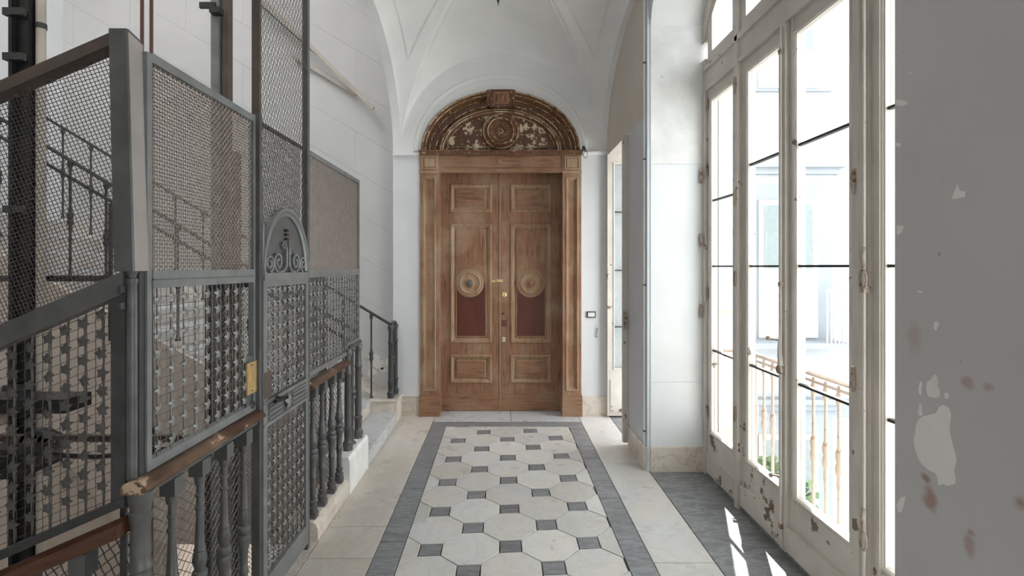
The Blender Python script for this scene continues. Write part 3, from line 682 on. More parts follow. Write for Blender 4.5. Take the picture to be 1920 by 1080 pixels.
B().lathe([(.94, .017), (1.48, .0165), (1.545, .0155), (1.552, .019), (1.562, .019), (1.566, .013), (1.572, .013), (1.580, .018), (1.592, .020), (1.604, .018), (1.614, .010), (1.617, .002)], (-1.146, 1.575, 0), 18).build('upper_shaft', 'iron', nw, smooth=True)
H = .90
B().lathe([(-.3, .040), (.10, .040), (.12, .030), (.30, .034), (.40, .034), (.56, .030), (.60, .031), (.61, .036), (.625, .036), (.63, .029), (.655, .029), (.66, .034), (.67, .034), (.68, .028), (.70, .028), (.71, .029), (.80, .027), (.81, .031), (.835, .033), (.84, .028), (.855, .030), (.87, .034), (.90, .036)], (-1.128, 1.585, 0), 20).build('lower_shaft', 'iron', nw, smooth=True)
b = B()
for k in range(12):
    a = 2*PI*k/12; b.bar((-1.128+.030*math.cos(a), 1.585+.030*math.sin(a), .10), (-1.128+.029*math.cos(a), 1.585+.029*math.sin(a), .60), .005)
b.build('flutes', 'iron_light', nw, kind='stuff')

# wooden handrails with their balusters (corridor side)
def handrail_path(b, y0, y1, z, x=-1.115):
    prof = [(-.045, -.035), (-.045, -.006), (-.034, .010), (-.012, .020), (.012, .020), (.030, .008), (.040, -.004), (.046, -.016), (.040, -.026), (.030, -.030), (.030, -.036)]
    n = len(prof); vs = [(x+px*.9, y0, z+pz*.72) for px, pz in prof]+[(x+px*.9, y1, z+pz*.72) for px, pz in prof]
    fs = [(i, (i+1) % n, n+(i+1) % n, n+i) for i in range(n)]+[tuple(range(n)), tuple(range(n, 2*n))[::-1]]
    return b.add(vs, fs)
r1 = thing('balustrade', (-1.12, 1.95, 0), 'balustrade with worn wooden handrail below the large cage panel', 'balustrade')
handrail_path(B(), 1.535, 2.315, .932).build('handrail', 'rail', r1, smooth=30)
b = B(); b.box(-1.140, -1.108, 1.56, 2.31, .885, .897); b.build('under_rail', 'iron', r1)
blm = one_baluster(.885).build('baluster', 'iron', r1, smooth=35, local=True)
ys = (1.731, 1.89, 2.056, 2.213); blm.location = Vector((-1.125, ys[0], .0))-r1.location
for y in ys[1:]: inst(blm, 'baluster', r1, (-1.125, y, .0))
B().box(-1.25, -1.068, 1.50, 2.30, -.03, .03).build('kerb', 'base', r1)
sc = thing('mesh_screen', (-1.18, 1.95, 0), 'diamond wire screen standing behind the balusters of the large panel', 'wire screen')
wp = rect(1.60, 2.30, .0, .93)
woven(wp, .030, .0016, XP(-1.185), math.radians(38), math.radians(-38)).build('wire_mesh', 'wire', sc, kind='stuff')
for y in (1.60, 1.665, 2.07, 2.28): B().box(-1.20, -1.185, y-.006, y+.006, -.03, .95).build('frame_bar', 'iron_dark', sc)

# raked panel facing the viewer, left
mr = .436
def RZ(x, z): return z+(x+1.20)*mr
p2 = thing('lift_cage_panel', (-1.9, 1.585, .86), 'raked dark cage panel with leaf grille at the far left, facing the viewer', 'cage panel')
XA = -2.75
def rbar(name, z0, z1, ya, yb, mat, x0=XA, x1=-1.162, par=p2):
    return B().prism([(x0, ya, RZ(x0, z0)), (x1, ya, RZ(x1, z0)), (x1, ya, RZ(x1, z1)), (x0, ya, RZ(x0, z1))], (0, yb-ya, 0)).build(name, mat, par)
rbar('top_rail', 2.278, 2.316, 1.55, 1.60, 'brown', x1=-1.184)
rbar('middle_rail', 1.500, 1.570, 1.555, 1.60, 'iron')
rbar('bottom_rail', .845, .872, 1.56, 1.60, 'iron_dark')
B().box(-1.205, -1.160, 1.563, 1.60, .855, 1.54).build('stile', 'iron_dark', p2)
q = [(XA, RZ(XA, 1.57)), (-1.175, RZ(-1.175, 1.57)), (-1.175, RZ(-1.175, 2.29)), (XA, RZ(XA, 2.29))]
ar = math.atan(mr)
woven(q, .0122, .00125, YP(1.58), math.radians(17), math.radians(17-84)).build('wire_mesh', 'wire_shaded', p2, kind='stuff')
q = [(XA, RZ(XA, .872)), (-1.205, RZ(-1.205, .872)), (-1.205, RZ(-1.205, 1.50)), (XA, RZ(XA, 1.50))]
b = B(); wires(b, q, ar*.95, .0265, .0012, YP(1.58), 0, True); wires(b, q, -PI/2, .0275, .0012, YP(1.58), 1, True); b.build('wire_grid', 'wire_shaded', p2, kind='stuff')
P = []; sb = B(); x = -1.238; ci = 0
while x > XA:
    z0 = RZ(x, .872); z1 = RZ(x, 1.50); zz = z1-.035-(ci % 2)*.0
    n = 14
    sb.tube([(x+.002*math.sin(i*1.9), 1.576, z0+(z1-z0)*i/n) for i in range(n+1)], .003, 5, radii=[.0022+.0022*(i % 2) for i in range(n+1)])
    while zz > z0+.02: P.append((x+random.uniform(-.003, .003), 1.572, zz+random.uniform(-.003, .003))); zz -= .0585
    x -= .0555; ci += 1
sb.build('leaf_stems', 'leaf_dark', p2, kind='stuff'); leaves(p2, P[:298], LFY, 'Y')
# its handrail, balusters and screen
r2 = thing('raked_balustrade', (-1.9, 1.56, .4), 'dark raked handrail with iron balusters descending at the lower left', 'balustrade')
prof = [(-.035, -.035), (-.040, -.012), (-.03, .006), (-.008, .018), (.012, .018), (.03, .006), (.036, -.012), (.03, -.035)]
vs = [(-1.155, 1.56+a, RZ(-1.155, .795+c)) for a, c in prof]+[(XA, 1.56+a, RZ(XA, .795+c)) for a, c in prof]; n = len(prof)
B().add(vs, [(i, (i+1) % n, n+(i+1) % n, n+i) for i in range(n)]+[tuple(range(n)), tuple(range(n, 2*n))[::-1]]).build('handrail', 'rail_x', r2, smooth=30)
b3 = None; x = -1.287
while x > XA:
    ztop = RZ(x, .765)
    if b3 is None: b3 = one_baluster(.80, 1.1, .05, .07).build('baluster', 'iron', r2, smooth=35, local=True); b3.location = Vector((x, 1.56, ztop-.80))-r2.location
    else: inst(b3, 'baluster', r2, (x, 1.56, ztop-.80))
    x -= .175
q = [(XA, RZ(XA, .0)), (-1.16, RZ(-1.16, .0)), (-1.16, RZ(-1.16, .77)), (XA, RZ(XA, .77))]
s2 = thing('mesh_screen', (-1.9, 1.60, .2), 'black diamond wire screen behind the raked balusters at lower left', 'wire screen')
woven(q, .0275, .002, YP(1.615), math.radians(38), math.radians(-62)).build('wire_mesh', 'black', s2, kind='stuff')
B().bar((XA, 1.615, RZ(XA, 0)), (-1.16, 1.615, RZ(-1.16, 0)), .02).build('frame_bar', 'iron_dark', s2)
# the descending flight the raked rail belongs to
dn = thing('stone_staircase', (-1.2, .6, 0), 'stone flight going down to the left in front of the lift', 'staircase')
for k in range(9): B().box(-1.13-(k+1)*.33, -1.13-k*.33, -.2, 1.54, -3, -.005-(k+1)*.144).build('step', 'stonefloor', dn)

# ---- lift door with its tall mast frame
dx = -1.105; dy0, dy1 = 2.325, 2.86
mf = thing('lift_door_frame', (dx, 2.6, 0), 'tall grey frame with fine mesh rising above the lift door', 'door frame')
B().box(-1.137, -1.100, 2.305, 2.330, 0, 2.30).build('post', 'iron', mf)
B().box(-1.137, -1.102, 2.307, 2.327, 2.30, 4.2).build('post', 'brown', mf)
B().box(-1.125, -1.095, 2.862, 2.895, 0, 4.2).build('post', 'iron', mf)
B().box(-1.120, -1.108, 2.345, 2.352, 0, 2.0).build('door_stop', 'iron_dark', mf)
woven(rect(2.33, 2.862, 1.56, 4.2), .0235, .0016, XP(-1.115), math.radians(58), math.radians(-58)).build('wire_mesh', 'wire', mf, kind='stuff')
B().box(-1.135, -1.122, 2.33, 2.862, 2.262, 2.28).build('inner_rail', 'iron_dark', mf)
woven(rect(2.33, 2.862, 1.56, 2.262), .0125, .0016, XP(-1.135), 0, PI/2).build('inner_mesh', 'wire', mf, kind='stuff')
rivets(mf, [(-1.100, 2.318, z) for z in (1.2, 1.6, 2.0, 2.2)])
# arch plate
acy, aa, ab = 2.595, .262, .31
arcp = [(acy+aa*math.cos(PI*i/28), 1.575+ab*math.sin(PI*i/28)) for i in range(29)]
pl = thing('lift_door_crest', (dx, acy, 1.56), 'solid arched iron crest with scrollwork above the lift door', 'crest')
B().prism([(-1.112, y, z) for y, z in arcp], (.004, 0, 0)).build('back_plate', 'iron', pl)
P = [((-1.108, acy+aa*math.cos(PI*i/28), 1.575+ab*math.sin(PI*i/28)), Vector((0, math.cos(PI*i/28)/aa, math.sin(PI*i/28)/ab)).normalized(), (1, 0, 0)) for i in range(29)]
B().sweep(P, [(-.028, 0), (-.028, .012), (-.016, .018), (-.008, .010), (0, .022), (.012, .022), (.014, 0)]).build('arch_rim', 'iron_light', pl, smooth=30)
B().box(-1.112, -1.085, dy0, dy1, 1.535, 1.570).build('base_rail', 'iron_light', pl)
B().box(-1.111, -1.092, dy0-.006, dy0+.010, 1.56, 1.80).build('side_bar', 'iron_light', pl)
def scroll(cy, cz, r, turns, a0, sgn, wd=.010):
    pts = []; n = int(16*turns)
    for i in range(n+1):
        t = i/n; a = a0+sgn*2*PI*turns*t; rr = r*(1-t*.82); pts.append((-1.095, cy+rr*math.cos(a), cz+rr*math.sin(a)))
    return pts
b = B()
for cy, r, a0, sg in ((acy-.20, .044, -PI/2, 1), (acy+.20, .044, -PI/2, -1), (acy-.105, .052, -PI/2, -1), (acy+.105, .052, -PI/2, 1)):
    b.tube(scroll(cy, 1.572+r, r, 1.6, a0, sg), .006, 6)
b.build('scrolls', 'iron_light', pl, smooth=True, kind='stuff')
b = B()
for sy in (-1, 1):
    b.tube([(-1.095, acy+sy*.10, 1.572), (-1.095, acy+sy*.045, 1.578), (-1.093, acy+sy*.018, 1.60), (-1.092, acy+sy*.016, 1.68), (-1.092, acy+sy*.02, 1.70)], .006, 6)
    b.tube(scroll(acy+sy*.04, 1.705, .024, 1.3, PI if sy > 0 else 0, -sy), .005, 6)
b.build('stem_scroll', 'iron_light', pl, smooth=True)
b = B()
for k in range(3): b.box(-1.104, -1.092, acy-.012, acy+.012, 1.735+k*.022, 1.747+k*.022)
b.build('numeral_slots', 'black', pl)
b = B()
for z in (1.615, 1.665): b.lathe([(-1.095, .008), (-1.085, .006), (-1.082, .002)], (0, acy, z), 10, 'X')
b.build('bosses', 'iron_light', pl, smooth=True, kind='stuff')
# door leaf
ld = thing('lift_door', (dx, 2.6, .05), 'narrow grey iron lift door with leaf grille and black handle', 'lift door')
for nm, bx in (('stile', (dy0, dy0+.040, .04, 1.535)), ('stile', (dy1-.030, dy1, .04, 1.535)), ('top_rail', (dy0+.04, dy1-.03, 1.505, 1.535)), ('bottom_rail', (dy0+.04, dy1-.03, .04, .15)), ('lock_rail', (dy0+.04, dy1-.03, .855, .975))):
    B().box(dx-.012, dx+.014, *bx).build(nm, 'iron_light' if nm != 'lock_rail' else 'iron', ld)
B().box(dx+.014, dx+.018, dy0, dy1, .962, .977).box(dx+.014, dx+.018, dy0, dy1, .855, .870).build('rail_bead', 'iron_light', ld)
b = B()
for ya, yb in ((dy0+.05, 2.52), (2.64, dy1-.04)):
    for z in (.885, .908, .931, .948): b.tube([(dx+.016, ya, z), (dx+.016, yb, z)], .005, 6)
b.build('reeds', 'iron_light', ld, smooth=True, kind='stuff')
o = bpy.data.objects.new('rosette', LFX); C.objects.link(o); o.parent = ld; o.location = Vector((dx+.018, 2.58, .916))-ld.location; o.scale = (2, 2, 2)
ivy_grille(ld, dx-.002, dy0+.04, dy1-.03, .975, 1.505, .055, .060, .0165, wr=.0015)
ivy_grille(ld, dx-.002, dy0+.04, dy1-.03, .15, .855, .055, .060, .0165, wr=.0015)
B().box(dx+.012, dx+.016, dy0+.005, dy0+.075, .99, 1.11).build('lock_plate', 'brown', ld)
hd = B().lathe([(dx+.014, .018), (dx+.020, .018), (dx+.024, .009), (dx+.055, .009), (dx+.06, .012)], (0, 2.45, .965), 12, 'X')
hd.tube([(dx+.055, 2.455, .965), (dx+.055, 2.40, .967), (dx+.05, 2.36, .972)], .010, 8); hd.build('handle', 'black', ld, smooth=True)

# ---- far panel beyond the door
p3 = thing('lift_cage_panel', (LX, 3.45, .95), 'farthest cage panel, brown fine mesh over dense leaf grille with stepped foot', 'cage panel')
y0, y1 = 2.90, 4.0
for nm, bx in (('stile', (y0, y0+.05, .955, 2.29)), ('stile', (y1-.03, y1, 1.02, 2.28)), ('top_rail', (y0+.05, y1-.03, 2.25, 2.28)), ('middle_rail', (y0+.05, y1-.03, 1.535, 1.585)), ('bottom_rail', (y0+.05, 3.70, .955, .985)), ('bottom_rail', (3.67, y1-.03, 1.02, 1.045)), ('stile', (3.67, 3.70, .985, 1.02))):
    B().box(x0, x1, *bx).build(nm, 'iron_light', p3)
woven(rect(y0+.05, y1-.03, 1.585, 2.25), .0125, .0025, XP(LX), 0, PI/2).build('wire_mesh', 'wire_lit', p3, kind='stuff')
ivy_grille(p3, LX, y0+.05, 3.67, .985, 1.535, .06, .060, .0165, wr=.0015)
ivy_grille(p3, LX, 3.67, y1-.03, 1.045, 1.535, .06, .060, .0165, wr=.0015)
r3 = thing('balustrade', (-1.12, 3.3, 0), 'balustrade with short red-brown handrail below the farthest cage panel', 'balustrade')
handrail_path(B(), 2.90, 3.64, .918).build('handrail', 'rail', r3, smooth=30)
B().tube([(-1.115, 3.64, .90), (-1.115, 3.72, 1.0), (-1.115, 4.0, 1.01)], .016, 8).build('iron_rail', 'iron', r3, smooth=True)
ys = (3.01, 3.167, 3.344, 3.50)
bl3 = one_baluster(.78, 1.1).build('baluster', 'iron', r3, smooth=35, local=True); bl3.location = Vector((-1.12, ys[0], .11))-r3.location
for y in ys[1:]: inst(bl3, 'baluster', r3, (-1.12, y, .11))
n1 = B().lathe(newel_profile(.74, 1.05), (0, 0, 0), 14).build('newel_post', 'iron', r3, smooth=True, local=True); n1.location = Vector((-1.12, 3.70, .262))-r3.location
inst(n1, 'newel_post', r3, (-1.12, 3.965, .262)); B().lathe(slim_profile(.74, 1.3), (-1.125, 3.83, .262), 10).build('baluster', 'iron', r3, smooth=True)
kb = thing('stone_kerb', (-1.15, 3.5, 0), 'long marble kerb with whitewashed raised end under the far balusters', 'kerb')
B().prism([(-1.068, 2.95, -.02), (-1.068, 2.95, .07), (-1.080, 2.95, .098), (-1.10, 2.95, .110), (-1.25, 2.95, .110), (-1.25, 2.95, -.02)], (0, .60, 0)).build('kerb_stone', 'base', kb)
B().prism([(-1.062, 3.55, -.02), (-1.062, 3.55, .235), (-1.075, 3.55, .262), (-1.25, 3.55, .262), (-1.25, 3.55, -.02)], (0, .495, 0)).build('end_block', 'whitestone', kb, label='rough whitewashed end block')
woven(rect(2.92, 3.66, .1, .93), .030, .0018, XP(-1.18), math.radians(45), math.radians(-45)).build('wire_mesh', 'wire', thing('mesh_screen', (-1.18, 3.3, 0), 'diamond wire screen behind the balusters of the farthest panel', 'wire screen'), kind='stuff')

# far side and left side of the shaft: plain mesh so that the cage closes
bk = thing('lift_car_gate', (-1.38, 2.6, 0), 'fine mesh inner gate seen through the lift door', 'gate')
woven(rect(2.33, 3.9, -.2, 1.5), .019, .0017, XP(-1.36), math.radians(45), math.radians(-45)).build('wire_mesh', 'wire', bk, kind='stuff')
for y in (2.35, 2.85, 3.4, 3.9): B().box(-1.37, -1.35, y-.01, y+.01, -.3, 1.49).build('frame_bar', 'iron_dark', bk)
B().box(-1.37, -1.35, 2.35, 3.9, 1.49, 1.52).build('frame_bar', 'iron_dark', bk)

# battens and old fixtures high on the stair wall
bt = thing('wall_batten', (-2.0, 5.5, 3.8), 'long worn wooden batten slanting down across the upper stair wall', 'batten')
B().bar((-2.75, 5.50, 4.66), (-1.385, 5.50, 3.315), .035, .04).build('batten', 'cream_pole', bt); B().bar((-2.75, 5.50, 4.56), (-1.62, 5.50, 3.56), .02, .012).build('batten_strip', 'iron_dark', bt)
bt = thing('wall_batten', (-1.8, 5.58, 3.6), 'short lower wooden batten slanting below the long batten', 'batten')
B().bar((-2.30, 5.58, 3.92), (-1.60, 5.58, 3.49), .03, .03).build('batten', 'cream_pole', bt)

# ================================================================== ENTRANCE DOOR
dr = struct(thing('door_1', (0, 5.5, 0), 'tall carved brown double door under a flaked arched lunette', None)); 
YL = 5.62; mp = YP(YL)
LZ = 2.64
def X6(x): return (x-940)*YL/950
def Z6(y): return 1.6-(y-500)*YL/950
raised = [(0, 0), (.004, .012), (.016, .016), (.022, .008), (.030, .006), (.044, -.006), (.050, -.010)]
inner = [(0, -.010), (.004, -.002), (.010, .000), (.016, -.006)]
def leafdoor(side, xl, xr, px):
    lf = B(); out = rect(xl, xr, .005, LZ)
    tops = [(345, 398), (420, 643), (665, 718)]
    holes = [[(X6(px[0]), Z6(b)), (X6(px[1]), Z6(b)), (X6(px[1]), Z6(a)), (X6(px[0]), Z6(a))] for a, b in tops]
    lf.holed(out, holes, mp, 0, -.05)
    L = lf.build('door_leaf', 'wood', dr)
    B().box(xl, xr, YL-.004, YL, .006, Z6(738)).build('kick_board', 'wood_h', L)
    for k, (a, b) in enumerate(tops):
        u0, u1, v0, v1 = X6(px[0]), X6(px[1]), Z6(b), Z6(a)
        B().frame(u0, u1, v0, v1, raised, mp).build('panel_moulding', 'wood_pale', L)
        iu = .062
        B().box(u0+.045, u1-.045, YL+.010, YL+.03, v0+.045, v1-.045).build('panel', 'wood', L)
        if k != 1:
            B().frame(u0+.058, u1-.058, v0+.052, v1-.052, [(0, -.010), (.006, -.002), (.012, -.002), (.018, .006), (.020, .008)], mp).build('inner_moulding', 'wood_pale', L)
            B().box(u0+.076, u1-.076, YL-.008, YL+.012, v0+.070, v1-.070).build('raised_field', 'wood_h', L)
        else:
            cx, cz = X6(px[2]), Z6(531); pu0, pu1 = u0+.072, u1-.072
            zt, zb = v1-.07, v0+.075
            # raised slab with rounded saddle around the roundel, open field below it
            B().frame(pu0-.012, pu1+.012, zb-.012, zt+.012, [(0, -.010), (.004, .000), (.010, .002), (.014, -.006)], mp).build('inner_moulding', 'wood_pale', L)
            B().box(pu0, pu1, YL-.002, YL+.012, cz, zt).build('upper_field', 'wood', L)
            B().box(pu0, pu1, YL+.004, YL+.012, zb, cz).build('lower_field', 'wood_red', L, label='dark red stained field below the roundel')
            R = .158
            arc = [(cx+R*math.cos(PI*i/20), cz-R*math.sin(PI*i/20)) for i in range(21)]
            hw = (pu1-pu0)/2+.012
            arc = [(min(max(x, cx-hw), cx+hw), z) for x, z in ell(cx, cz, R, R, 48, 0, 2*PI)[:-1]]
            B().holed(arc, [], mp, .008, -.012).build('saddle', 'wood_pale', L)
            b = B().lathe([(-.0, .150), (.006, .146), (.010, .140), (.008, .128), (.016, .122), (.022, .112), (.018, .104), (.012, .09), (.010, .06), (.012, .052), (.026, .048), (.034, .040), (.032, .034)], (0, 0, 0), 40, 'Y')
            b.v = [(cx+x, YL-.006-y, cz+z) for x, y, z in b.v]
            b.build('roundel', 'wood_pale', L, smooth=35)
            k2 = B().lathe([(.020, .036), (.034, .035), (.046, .028), (.052, .016), (.053, .002)], (0, 0, 0), 24, 'Y'); k2.v = [(cx+x, YL-.006-y, cz+z) for x, y, z in k2.v]
            k2.build('door_boss', 'iron' if side < 0 else 'wood', L, smooth=True)
    return L
la = leafdoor(-1, X6(825), X6(938.3), (844, 922, 881))
lb = leafdoor(1, X6(939.7), X6(1052), (957, 1034, 995))
B().box(X6(936.5), X6(939.4), YL-.008, YL, .01, LZ-.01).build('meeting_strip', 'wood_pale', la)
def disc(x, y, r, h, mat, name, par, n=20):
    b = B().lathe([(0, r), (h*.6, r*.95), (h, r*.6), (h*.7, r*.45), (h*.7, r*.2)], (0, 0, 0), n, 'Y'); b.v = [(X6(x)+a, YL-c-.0005, Z6(y)+d) for a, c, d in b.v]
    return b.build(name, mat, par, smooth=True)
disc(945, 552.5, .030, .014, 'brass', 'lock_escutcheon', lb); disc(943.5, 588, .012, .008, 'iron_dark', 'keyhole', lb); disc(966, 529, .008, .004, 'black', 'peep_hole', lb)
B().box(X6(941), X6(950), YL-.004, YL, Z6(612), Z6(600)).build('patch_plate', 'rust', lb); B().box(X6(942), X6(948), YL-.003, YL, Z6(641), Z6(632)).build('old_label', 'cream_pole', lb)
B().box(X6(922), X6(929), YL-.006, YL, Z6(529), Z6(525)).box(X6(931), X6(943), YL-.009, YL, Z6(529), Z6(524)).build('latch', 'brass', la)
B().box(-.70, .70, 5.675, 5.9, 0, 3.5).build('dark_backing', 'grout', dr)
# frame: pilasters, plinths, lintel, cornice
YF = 5.42; mf2 = YP(YF)
def Xf(x): return (x-940)*YF/950
def Zf(y): return 1.6-(y-500)*YF/950
flute = [(0, 0), (.006, 0), (.012, -.012), (.022, -.004), (.030, -.004), (.038, -.018), (.045, -.016), (.052, -.020)]
for xa, xb in ((DX0, Xf(823)), (Xf(1055), DX1)):
    p = B().holed(rect(xa, xb, .22, 2.60), [rect(xa+.034, xb-.034, .27, 2.56)], mf2, 0, -.26).build('pilaster', 'wood', dr)
    B().frame(xa+.034, xb-.034, .27, 2.56, [(0, 0), (.006, .006), (.014, .004), (.02, -.012), (.028, -.010), (.036, -.02)], mf2).build('pilaster_moulding', 'wood_pale', p)
    B().box(xa+.05, xb-.05, YF+.018, YF+.04, .28, 2.55).build('pilaster_field', 'wood', p)
    B().box(xa-.006, xb+.008, YF-.022, 5.66, 0, .215).box(xa-.002, xb+.004, YF-.012, 5.6, .215, .235).build('plinth', 'wood_h', dr)
    B().box(xa, xb, YF, 5.66, 2.625, 2.795).build('capital_block', 'wood', dr)
    B().frame(xa+.018, xb-.018, 2.64, 2.78, [(0, 0), (.006, .008), (.014, .006), (.022, -.008)], mf2).box(xa+.045, xb-.045, YF-.008, YF+.01, 2.665, 2.755).build('capital_moulding', 'wood_pale', dr)
    B().box(xa-.004, xb+.004, YF-.012, 5.6, 2.60, 2.622).build('capital_band', 'wood_pale', dr)
li = B().box(Xf(823), Xf(1055), YF+.012, 5.66, 2.648, 2.795).build('lintel', 'wood_h', dr)
B().box(Xf(823), Xf(1055), YF, YF+.02, 2.606, 2.648).build('lintel_bead', 'wood_h', li)
B().box(Xf(835), Xf(1043), YF+.004, YF+.014, 2.665, 2.78).build('lintel_panel', 'wood_h', li)
B().box(Xf(933), Xf(941), YF-.004, YF+.01, 2.70, 2.745).build('lintel_boss', 'wood_pale', li)
B().box(DX0-.008, DX1+.008, YF-.03, 5.6, 2.825, 2.842).box(DX0-.002, DX1+.002, YF-.016, 5.6, 2.795, 2.825).build('cornice', 'lunette_trim', dr)
# lunette
lun = thing('lunette', (0, 5.5, 2.84)); lun.parent = dr; lun.location = Vector((0, 5.5, 2.84))-dr.location
A0, B0 = dhw, .648; cz = 2.842
B().holed([(x, z) for x, z in ell(dcx, cz, A0, B0, 48)], [], YP(5.50), 0, -.05).build('ring_field', 'lunette', lun)
def band(a, bb, prof, y, name, mat='lunette_trim'):
    B().sweep(archpath(dcx, cz, a, bb, 56, y), prof).build(name, mat, lun, smooth=35)
band(A0, B0, [(0, 0), (0, .075), (-.022, .082), (-.030, .070), (-.040, .074), (-.052, .055), (-.062, .058), (-.072, .03), (-.082, 0)], 5.50, 'outer_moulding')
band(.655, .46, [(.026, 0), (.026, .03), (.010, .045), (0, .040), (-.008, .062), (-.024, .066), (-.034, .045), (-.045, .040), (-.055, .018), (-.06, -.03)], 5.50, 'inner_moulding')
B().holed([(x, z) for x, z in ell(dcx, cz, .60, .405, 48)], [], YP(5.525), .028, -.01).build('inner_field', 'lunette_patch', lun)
for nm, a_, b_, yy, w_ in (('outer_bead', A0-.012, B0-.012, 5.418, .006), ('outer_bead', A0-.046, B0-.042, 5.432, .005), ('ring_bead', A0-.084, B0-.078, 5.492, .006), ('ring_bead', .70, .50, 5.478, .006), ('inner_bead', .645, .447, 5.440, .006), ('inner_bead', .622, .425, 5.440, .006), ('inner_bead', .592, .398, 5.488, .005)):
    B().tube([(p[0][0], yy, p[0][2]) for p in archpath(dcx, cz, a_, b_, 48, yy)], w_, 6).build(nm, 'lunette_edge', lun, smooth=True)
B().box(dcx-.60, dcx+.60, 5.485, 5.52, cz, cz+.022).box(dcx-.52, dcx+.52, 5.480, 5.50, cz+.045, cz+.056).build('sill_moulding', 'lunette_edge', lun)
cx, czr = (939-940)*5.47/950, 1.6+(500-244)*5.47/950
b = B().lathe([(0, .205), (.020, .203), (.034, .190), (.022, .178), (.018, .165), (.040, .150), (.048, .138), (.030, .125), (.010, .115), (.008, .07), (.022, .060), (.026, .050), (.012, .042), (.012, .03), (.026, .022), (.032, .01), (.032, .001)], (0, 0, 0), 44, 'Y')
b.v = [(cx+x, 5.497-y, czr-.01+z) for x, y, z in b.v]; rn = b.build('roundel', 'lunette_trim', lun, smooth=35)
for rr, yy in ((.188, 5.467), (.140, 5.452), (.022, 5.476)): B().tube([(cx+rr*math.cos(a*PI/18), yy, czr-.01+rr*math.sin(a*PI/18)) for a in range(37)], .005, 6).build('roundel_bead', 'lunette_edge', lun, smooth=True)
B().prism([(cx-.115, 5.40, 3.30), (cx+.115, 5.40, 3.30), (cx+.135, 5.40, 3.49), (cx-.135, 5.40, 3.49)], (0, .12, 0)).build('keystone', 'lunette', lun)
b = B().frame(cx-.085, cx+.085, 3.335, 3.465, [(0, 0), (.008, .014), (.02, .008), (.03, 0)], YP(5.40)); b.add([(cx-.04, 5.40, 3.36), (cx+.04, 5.40, 3.36), (cx+.04, 5.40, 3.44), (cx-.04, 5.40, 3.44), (cx, 5.365, 3.40)], [(0, 1, 4), (1, 2, 4), (2, 3, 4), (3, 0, 4)])
b.build('keystone_point', 'wood', lun)
for s in (-1, 1): B().box(cx+s*.14-.014, cx+s*.14+.014, 5.395, 5.5, 3.315, 3.482).build('keystone_side', 'lunette_trim', lun)

# wall fittings beside the door
t = thing('light_switch', (.965, YE, 1.085), 'small black-rimmed white light switch right of the wooden door', 'light switch')
B().box(.918, 1.012, YE-.012, YE, 1.052, 1.118).build('rim', 'black', t); w_ = B().box(.928, 1.002, YE-.015, YE-.01, 1.062, 1.108).build('plate', 'white', t)
for k in range(3): B().box(.935+k*.021, .953+k*.021, YE-.018, YE-.014, 1.066, 1.104).build('rocker', 'white', t)
o = B().tube([(1.03, YE-.004, .94), (1.028, YE-.016, .93), (1.018, YE-.012, .86), (1.012, YE-.004, .845), (1.035, YE-.004, .842)], .0035, 6).build('wall_hook', 'iron', smooth=True); tag(o, 'thin bent wire hook on the wall below the light switch', 'hook')
t = thing('wall_bracket', (.875, 5.40, 2.84), 'small dark bracket with hanging ring at the right end of the cornice', 'bracket')
B().tube([(.86, 5.40, 2.84), (.885, 5.37, 2.86), (.895, 5.36, 2.835), (.878, 5.36, 2.82)], .008, 6).lathe([(-.02, .012), (0, .016), (.02, .01)], (.872, 5.37, 2.86), 8).build('arm', 'iron_dark', t, smooth=True)
B().tube([(.89+.022*math.cos(a*.5), 5.36, 2.785+.035*math.sin(a*.5)) for a in range(13)], .0035, 6).build('ring', 'iron', t, smooth=True)
# hanging lantern (only its point shows at the top of the frame)
t = thing('hanging_lantern', (-.022, 3.6, 3.45), 'dark lantern whose pointed tip hangs from the vault centre', 'lantern')
B().lathe([(3.452, .001), (3.475, .005), (3.50, .012), (3.52, .022), (3.53, .012), (3.56, .03), (3.60, .05)], (-.022, 3.6, 0), 12).build('finial', 'iron_dark', t, smooth=True)
B().lathe([(3.60, .07), (3.62, .075), (3.63, .07)], (-.022, 3.6, 0), 6).lathe([(3.83, .07), (3.85, .08), (3.95, .02)], (-.022, 3.6, 0), 6).build('cage_rings', 'iron_dark', t)
b = B()
for k in range(6):
    a = 2*PI*k/6; b.bar((-.022+.07*math.cos(a), 3.6+.07*math.sin(a), 3.62), (-.022+.07*math.cos(a), 3.6+.07*math.sin(a), 3.84), .008)
b.build('cage_bars', 'iron_dark', t); B().tube([(-.022, 3.6, 3.94), (-.022, 3.6, 4.18)], .006, 6).build('rod', 'iron_dark', t)
B().tube([(-.022-.045, 3.6, 3.54), (-.022-.05, 3.6, 3.50), (-.022-.065, 3.6, 3.515)], .003, 5).build('curl', 'iron', t, smooth=True)
# conduit at the pier corner
t = thing('conduit', (1.128, 3.99, 0), 'thin pale vertical conduit running up the pier corner', 'conduit')
B().tube([(1.128, 3.995, .02), (1.128, 3.995, 3.9)], .0085, 10).build('pipe', 'plaster', t, smooth=True)
for z in (.3, 1.45, 2.44, 3.2): B().box(1.117, 1.14, 3.985, 4.005, z, z+.012).build('clip', 'iron', t)
struct(B().box(1.140, 1.1665, 3.96, 3.985, 0, 4.0).build('trim_3', 'pierblue'))

